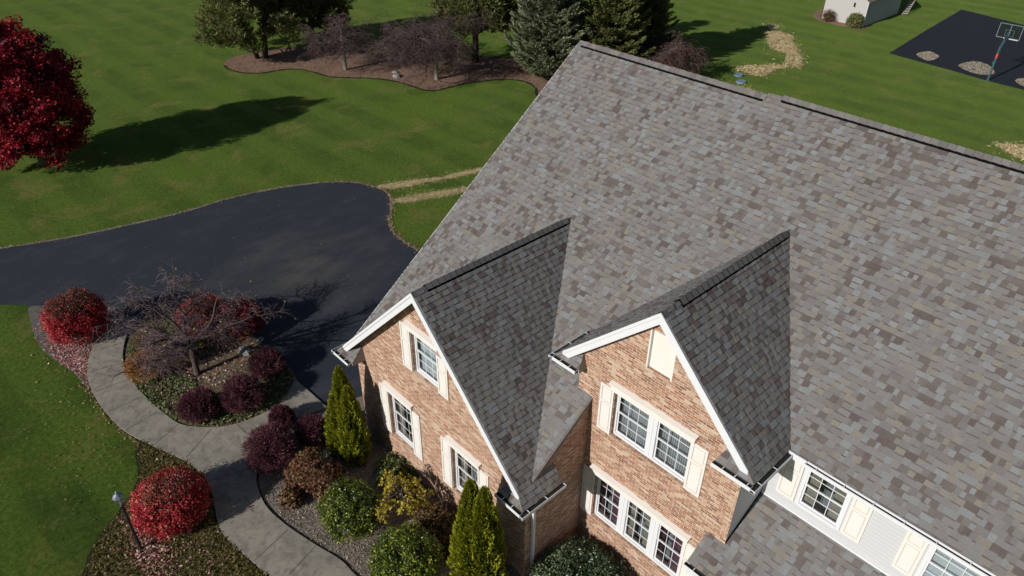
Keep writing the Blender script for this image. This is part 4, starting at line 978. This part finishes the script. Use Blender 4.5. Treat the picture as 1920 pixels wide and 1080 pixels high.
# ---- loose ground things
def scatter(name, P, z, size, asp, m_, label, cat, val=None, tilt=.35, zr=.01, quad=False, long_=1.0):
    n = len(P); nrm = unit(np.array([[0, 0, 1.]])+rng.normal(size=(n, 3))*tilt); U = frame(nrm); V = np.cross(nrm, U)
    s = size*(.5+rng.random(n)); C_ = np.concatenate([P, (z+rng.random(n)*zr)[:, None]], 1)
    o_ = quads(name, C_, U*(s*long_)[:, None], V*(s*asp)[:, None], rng.random(n) if val is None else val, m_, None, quad)
    return tag(o_, label, cat, kind='stuff')
def near_gauss(c, s, n): return np.array(c)+rng.normal(size=(n, 2))*np.array(s)
IP, LP = smooth_poly(ISLAND), smooth_poly(LAMPBED)
# ivy: dense toward the walkway side of the island, thin near the tree
P = sample_poly(IP*.97+IP.mean(0)*.03, 15000); f = noise_ = np.sin(P[:, 0]*2.1+np.sin(P[:, 1]*1.7)*1.5)*np.cos(P[:, 1]*2.3+P[:, 0]); d = np.hypot(P[:, 0]+6.2, (P[:, 1]+4.9))
P = P[(d > 1.5+.8*f)]
scatter('ground_ivy', P, .03, .042, .7, IVY, 'green trailing ground cover filling the island bed', 'ground cover', zr=.10, tilt=.6)
P = sample_poly(IP, 2600); d = np.hypot(P[:, 0]+6.2, (P[:, 1]+4.9)); P = P[(d < 2.6) | (rng.random(len(P)) < .25)]
scatter('fallen_leaves', P, .05, .035, .7, FALL, 'pinkish fallen leaves under the bare weeping tree', 'leaves', zr=.08)
P = np.concatenate([near_gauss((-11.2, -9.0), (1.1, .55), 2600), near_gauss((-9.8, -9.05), (.8, .35), 900)]); P = P[inside(P, smooth_poly(LBED)) | (rng.random(len(P)) < .10)]
scatter('fallen_leaves', P, .03, .038, .7, FALL, 'pink and red fallen leaves on the gravel below the left red bush', 'leaves', val=rng.random(len(P))**.8)
P = np.concatenate([near_gauss((-.1, -10.25), (.75, .25), 950), near_gauss((1.0, -9.7), (1.0, .5), 220), sample_poly(LP, 160)]); P = P[inside(P, LP) & (~inside(P, np.array(ring)) | (rng.random(len(P)) < .15))]
scatter('fallen_leaves', P, .03, .036, .7, FALL, 'pink fallen leaves around the lamp post foot', 'leaves', zr=.09, val=.15+.85*rng.random(len(P)))
P = sample_poly(LP, 12500); P = P[~inside(P, np.array(ring))]
gc = scatter('low_groundcover', P, .02, .034, .6, leafmat('creeping_cover', [(0, (.045, .048, .010)), (.5, (.11, .115, .024)), (1, (.20, .14, .05))], transl=.15), 'low brownish green creeping plants around the lamp post', 'ground cover', zr=.09, tilt=.8)
FP = np.array(FBED); P = sample_poly([(-2.3, -6.2), (-.2, -6.9), (2.0, -6.9), (5.6, -6.3), (8.5, -5.7), (9.5, -4.9), (7.9, -2.95), (.2, -2.95), (-1.5, -3.6), (-2.2, -4.6)], 20000)
scatter('mulch_chips', P, .02, .024, .6, CHIP, 'grey mulch chips and pebbles covering the front bed', 'mulch', val=rng.random(len(P))**1.5*1.02, zr=.02, tilt=.5)
def along(Pl, n, wd, closed=False):
    Q = smooth_poly(Pl, 6, closed); i = rng.integers(0, len(Q)-1, n); t_ = rng.random(n)[:, None]
    return Q[i]*(1-t_)+Q[i+1]*t_+rng.normal(size=(n, 2))*wd
P = np.concatenate([along(DRIVE[1:18], 1500, .10), along(WALK_OUT[1:9], 900, .12)])
scatter('dry_leaves', P, .03, .035, .6, FALLT, 'dry tan leaves gathered along the driveway edge', 'leaves')
P = np.concatenate([near_gauss((-6, -10.2), (3.2, .8), 420), near_gauss((-15, -1), (7, 7), 260), near_gauss((-13, 22), (10, 12), 220), near_gauss((-26, 6), (7, 5), 160), near_gauss((-4, -8.6), (5, 1.5), 80)])
P = P[~inside(P, smooth_poly(DRIVE)) | (rng.random(len(P)) < .25)]
scatter('lawn_leaves', P, .04, .026, .7, FALLT, 'scattered dry leaves lying on the lawn', 'leaves', val=.15+.7*rng.random(len(P)))
Ps = []
for nm, n in ((STRAW1, 8500), (STRAW2, 500), (STRAW3, 1400), (STRAW4, 2200)):
    Q = smooth_poly(nm); Ps.append(sample_poly(Q, n)+rng.normal(size=(n, 2))*np.where(rng.random((n, 1)) < .25, .45, .10))
scatter('straw', np.concatenate(Ps), .02, .13, .13, STRAW, 'pale straw patches on the far lawn beyond the ridge', 'straw', zr=.05, tilt=.25)
Ps = []
for nm, n in ((STRAW5, 3400), (STRAW6, 2800), (STRAW7, 3400)):
    Q = smooth_poly(nm); Ps.append(sample_poly(Q, n)+rng.normal(size=(n, 2))*np.where(rng.random((n, 1)) < .3, .22, .05))
scatter('straw_strips', np.concatenate(Ps), .02, .07, .10, STRAW, 'two straw strips on the lawn left of the roof edge', 'straw', zr=.04, tilt=.25)
P = sample_poly(smooth_poly(DRIVE), 420)
scatter('driveway_debris', P, .02, .022, .5, FALLT, 'small pale leaf bits lying on the black driveway', 'leaves', val=.3+.7*rng.random(len(P)))
P = sample_poly(smooth_poly(BACKBED), 9000)
scatter('bark_mulch', P, .02, .05, .5, leafmat('bark_chip', [(0, (.06, .032, .022)), (.6, (.17, .10, .072)), (1, (.32, .22, .17))], transl=0), 'reddish brown bark chips in the far bed', 'mulch', zr=.03)
for i, (pl, lb) in enumerate(((GRAVEL1, 'small ragged heap of pale stones near the corner of the black court'), (GRAVEL2, 'largest oval patch of pale stones left of the hoop pole'), (GRAVEL3, 'pale stone patch right of the hoop pole'))):
    Q = smooth_poly(pl); P = sample_poly(Q, 2600); ctr = Q.mean(0); d = np.linalg.norm((P-ctr)/np.ptp(Q, 0)*2, axis=1)
    sheet('stone_bed', Q, .025, simple('stone_base', (.32, .28, .23), .9, .1, .2, 8), False)
    scatter('stone_heap', P, .03+np.clip(1-d, 0, 1)*.12, .036, .8, STONE, lb, 'stones', zr=.03, tilt=.5)
def rock(c, r, label):
    mb = MB(); D = [(a, b_) for a in range(9) for b_ in range(7)]
    r_ = random.Random(int(c[0]*100)); P = {}
    for b_ in range(7):
        for a in range(9):
            th, ph = 2*math.pi*a/9, math.pi*b_/6; k = r*(1+r_.uniform(-.14, .14))
            P[a, b_] = (c[0]+k*math.sin(ph)*math.cos(th)*1.2, c[1]+k*math.sin(ph)*math.sin(th), .04+k*math.cos(ph)*.55)
    for b_ in range(6):
        for a in range(9): mb.poly([P[a, b_], P[a, b_+1], P[(a+1) % 9, b_+1], P[(a+1) % 9, b_]])
    tag(mb.build('boulder', ROCK), label, 'rock')
rock((-6.54, -4.1), .26, 'pale boulder crossed by the trunk shadow in the island bed')
rock((-29.4, 19.4), .34, 'flat pale rock between the bare trees in the far bed')
rock((-30.3, 19.9), .24, 'smaller rock behind the flat pale one in the far bed')

# ------------------------------------------------------------------ lamp post
LG, nt, b = mat('lantern_glass', .05, .6); b.inputs['Base Color'].default_value = (.35, .42, .48, 1); b.inputs['Transmission Weight'].default_value = .75; b.inputs['Alpha'].default_value = .75
lp = empty('lamp_post', (-.16, -10.42, 0), 'black lamp post with a clear faceted lantern beside the red bush', 'lamp post')
mb = MB(); mb.lathe((-.16, -10.42, 0), [(0, 0), (.085, 0), (.085, .06), (.05, .12), (.042, .5), (.038, 1.95), (.055, 1.97), (.055, 2.0), (.03, 2.03), (0, 2.03)], 14); mb.build('pole', BLACK, lp, True)
mb = MB(); mb.lathe((-.16, -10.42, 2.03), [(.05, 0), (.075, .05), (.10, .12), (.135, .30), (.0, .30)], 8); g = mb.build('lantern', LG, lp)
mb = MB(); mb.lathe((-.16, -10.42, 2.331), [(.15, 0), (.15, .015), (.11, .08), (.04, .13), (.025, .17), (.03, .19), (0, .22)], 8)
for k in range(8):
    a = 2*math.pi*k/8; mb.tube([(-.16+.077*math.cos(a), -10.42+.077*math.sin(a), 2.08), (-.16+.137*math.cos(a), -10.42+.137*math.sin(a), 2.33)], .006, 4)
mb.build('lantern_cap', simple('pewter', (.24, .27, .31), .35, .5, .1, 10, metal=.6), lp)
MB().tube([(-.16, -10.42, 2.03), (-.16, -10.42, 2.16)], .02, 8).build('bulb_holder', WHITE, lp)
MB().box((-.115, -10.44, 1.66), (-.05, -10.40, 1.685)).build('ladder_rest', BLACK, lp)

# ------------------------------------------------------------------ basketball hoop
hx, hy = 1.04, 52.85
TEAL = simple('teal_paint', (.035, .085, .095), .5, .4, .15, 8); REDP = simple('red_label', (.55, .06, .03), .5, .4, .1, 8); ORNG = simple('orange_rim', (.45, .10, .03), .5, .4, .1, 8)
hp_ = empty('basketball_hoop', (hx, hy, 0), 'dark teal basketball hoop with a clear backboard at the court edge', 'basketball hoop')
MB().box((hx-.06, hy-.06, 0), (hx+.06, hy+.06, 2.55)).box((hx-.16, hy-.16, .0), (hx+.16, hy+.16, .03)).build('pole', TEAL, hp_)
MB().box((hx-.064, hy-.064, 1.72), (hx+.064, hy+.064, 2.05)).build('height_label', REDP, hp_)
MB().box((hx-.09, hy-.13, 1.25), (hx+.09, hy-.062, 1.5)).tube([(hx, hy-.1, 1.4), (hx, hy-.34, 1.5)], .02, 6).build('height_crank', TEAL, hp_)
by = hy+.95; mb = MB()
for sx in (-.07, .07):
    for (za, zb2) in ((2.45, 3.15), (2.15, 2.85)): mb.tube([(hx+sx, hy, za), (hx+sx, by-.04, zb2+.3)], .028, 6)
mb.tube([(hx, hy-.15, 2.2), (hx, hy+.45, 3.0)], .03, 6); mb.build('arm', TEAL, hp_)
z0, z1, bw = 2.98, 4.02, .80; mb = MB()
for (a, b_) in (((-bw, z0), (bw, z0+.05)), ((-bw, z1-.04), (bw, z1)), ((-bw, z0+.05), (-bw+.04, z1-.04)), ((bw-.04, z0+.05), (bw, z1-.04)), ((-.02, z0+.051), (.02, z1-.041))): mb.box((hx+a[0], by, a[1]), (hx+b_[0], by+.03, b_[1]))
mb.build('backboard_frame', simple('grey_frame', (.15, .20, .215), .5, .4, .1, 6), hp_)
mb = MB(); mb.poly([(hx-bw, by+.035, z0), (hx+bw, by+.035, z0), (hx+bw, by+.035, z1), (hx-bw, by+.035, z1)]); mb.build('backboard', GLASS, hp_)
mb = MB(); f_ = .012
for (a, b_) in (((-.3, 3.15), (.3, 3.18)), ((-.3, 3.57), (.3, 3.6)), ((-.3, 3.18), (-.27, 3.57)), ((.27, 3.18), (.3, 3.57))): mb.box((hx+a[0], by+.04, a[1]), (hx+b_[0], by+.05, b_[1]))
mb.build('target_square', simple('pale_line', (.22, .26, .27), .5, .3, .1, 6), hp_)
MB().box((hx-.25, by-.03, z0-.03), (hx+.72, by-.001, z0+.05)).build('lower_pad', simple('pale_pad', (.40, .46, .48), .5, .3, .1, 6), hp_)
mb = MB(); ring_ = [(hx+.23*math.cos(2*math.pi*k/16), by+.35+.23*math.sin(2*math.pi*k/16), 3.05) for k in range(17)]; mb.tube(ring_, .012, 5, cap=False); mb.box((hx-.06, by+.051, 3.0), (hx+.06, by+.13, 3.06)); mb.build('rim', ORNG, hp_)

# ------------------------------------------------------------------ shed
sh = empty('garden_shed', (-14.4, 64, 0), 'small pale sided shed with a brown gable roof behind the lawn', 'shed')
sx0, sx1, sy0, sy1, sz = -16.55, -12.45, 60.35, 67.9, 2.25; pk = 3.6; sm_ = (sx0+sx1)/2
def shp(pts): return MB().prism(pts, (0, 0, 0))
def swall(name, pts):
    mb = MB(); i = len(mb.v); mb.v = [tuple(p) for p in pts]
    for t_ in tessellate_polygon([[Vector(p) for p in pts]]): mb.f.append(tuple(t_)); mb.mi.append(0); mb.val.append(.5)
    return mb.build(name, SHEDM, sh)
swall('wall', [(sx0, sy0, 0), (sx1, sy0, 0), (sx1, sy0, sz), (sm_, sy0, pk), (sx0, sy0, sz)]); swall('wall', [(sx1, sy0, 0), (sx1, sy1, 0), (sx1, sy1, sz), (sx1, sy0, sz)])
swall('wall', [(sx0, sy0, 0), (sx0, sy1, 0), (sx0, sy1, sz), (sx0, sy0, sz)]); swall('wall', [(sx0, sy1, 0), (sx1, sy1, 0), (sx1, sy1, sz), (sm_, sy1, pk), (sx0, sy1, sz)])
k_ = (pk-sz)/(sx1-sm_)
for sg in (1, -1):
    MB().prism([(sm_, sy0-.15, pk+.02), (sm_+sg*2.2, sy0-.15, pk+.02-k_*2.2), (sm_+sg*2.2, sy1+.15, pk+.02-k_*2.2), (sm_, sy1+.15, pk+.02)], (0, 0, .06)).build('roof', simple('shed_roof', (.22, .17, .15), .9, .1, .2, 6), sh)
MB().box((sx1-.03, sy0-.02, 0), (sx1+.02, sy0+.06, sz)).build('corner_trim', WHITE, sh)
MB().box((-13.75, sy0-.10, 1.62), (-13.6, sy0-.001, 1.72)).box((-13.73, sy0-.16, 1.72), (-13.62, sy0-.05, 1.98)).build('wall_lamp', BLACK, sh)
bush('bare_shrub', (-15.6, 59.5), .62, 1.1, REDD, 'bare reddish shrub at the left end of the shed wall', 'bush', 900, .06, .2, .2, spiky=2.4, seed=61)
bush('evergreen_shrub', (-12.95, 59.5), .72, 1.25, JUNI, 'round green shrub at the shed corner', 'bush', 2600, .06, .5, .1, seed=62, mc=.4)
ld = MB(); a0, a1 = Vector((-11.9, 67.6, .05)), Vector((-12.5, 70.4, .85)); sd_ = Vector((.42, .1, .1))
for s_ in (0, 1): ld.tube([a0+sd_*s_, a1+sd_*s_], .035, 5)
for k in range(8): p_ = a0.lerp(a1, (k+.5)/8); ld.tube([p_, p_+sd_], .04, 5)
tag(ld.build('wooden_rack', simple('weathered_wood', (.42, .38, .33), .9, .1, .2, 8)), 'pale ladder like wooden rack lying in the shade behind the shed', 'rack')
# septic lids
LIDM = simple('lid_plastic', (.16, .22, .30), .45, .45, .1, 5)
for (x, y, lb) in ((-12.34, 39.32, 'round blue grey lid in the lawn next to the straw curve'), (-11.30, 38.07, 'round blue grey lid in the lawn nearer the roof ridge')):
    mb = MB(); mb.lathe((x, y, 0), [(.36, 0), (.37, .08), (.34, .12), (.32, .10), (.15, .11), (0, .115)], 24)
    tag(mb.build('ground_lid', LIDM, smooth=False), lb, 'lid', 'round lids in the lawn')
# metal fence just beyond the ridge at the right
fe = empty('metal_fence', (10.6, 36.2, 0), 'black metal picket fence glimpsed over the ridge at the right frame edge', 'fence')
mb = MB()
for k in range(60): mb.box((7.35+k*.11, 33.99, .05), (7.366+k*.11, 34.006, 1.15))
mb.build('pickets', BLACK, fe)
MB().box((7.2, 33.98, 1.0), (14, 34.015, 1.03)).box((7.2, 33.98, .2), (14, 34.015, .23)).build('rail', BLACK, fe)
for x in (7.3, 9.0, 10.7, 12.4): MB().box((x-.03, 33.965, 0), (x+.03, 34.03, 1.22)).build('post', BLACK, fe)
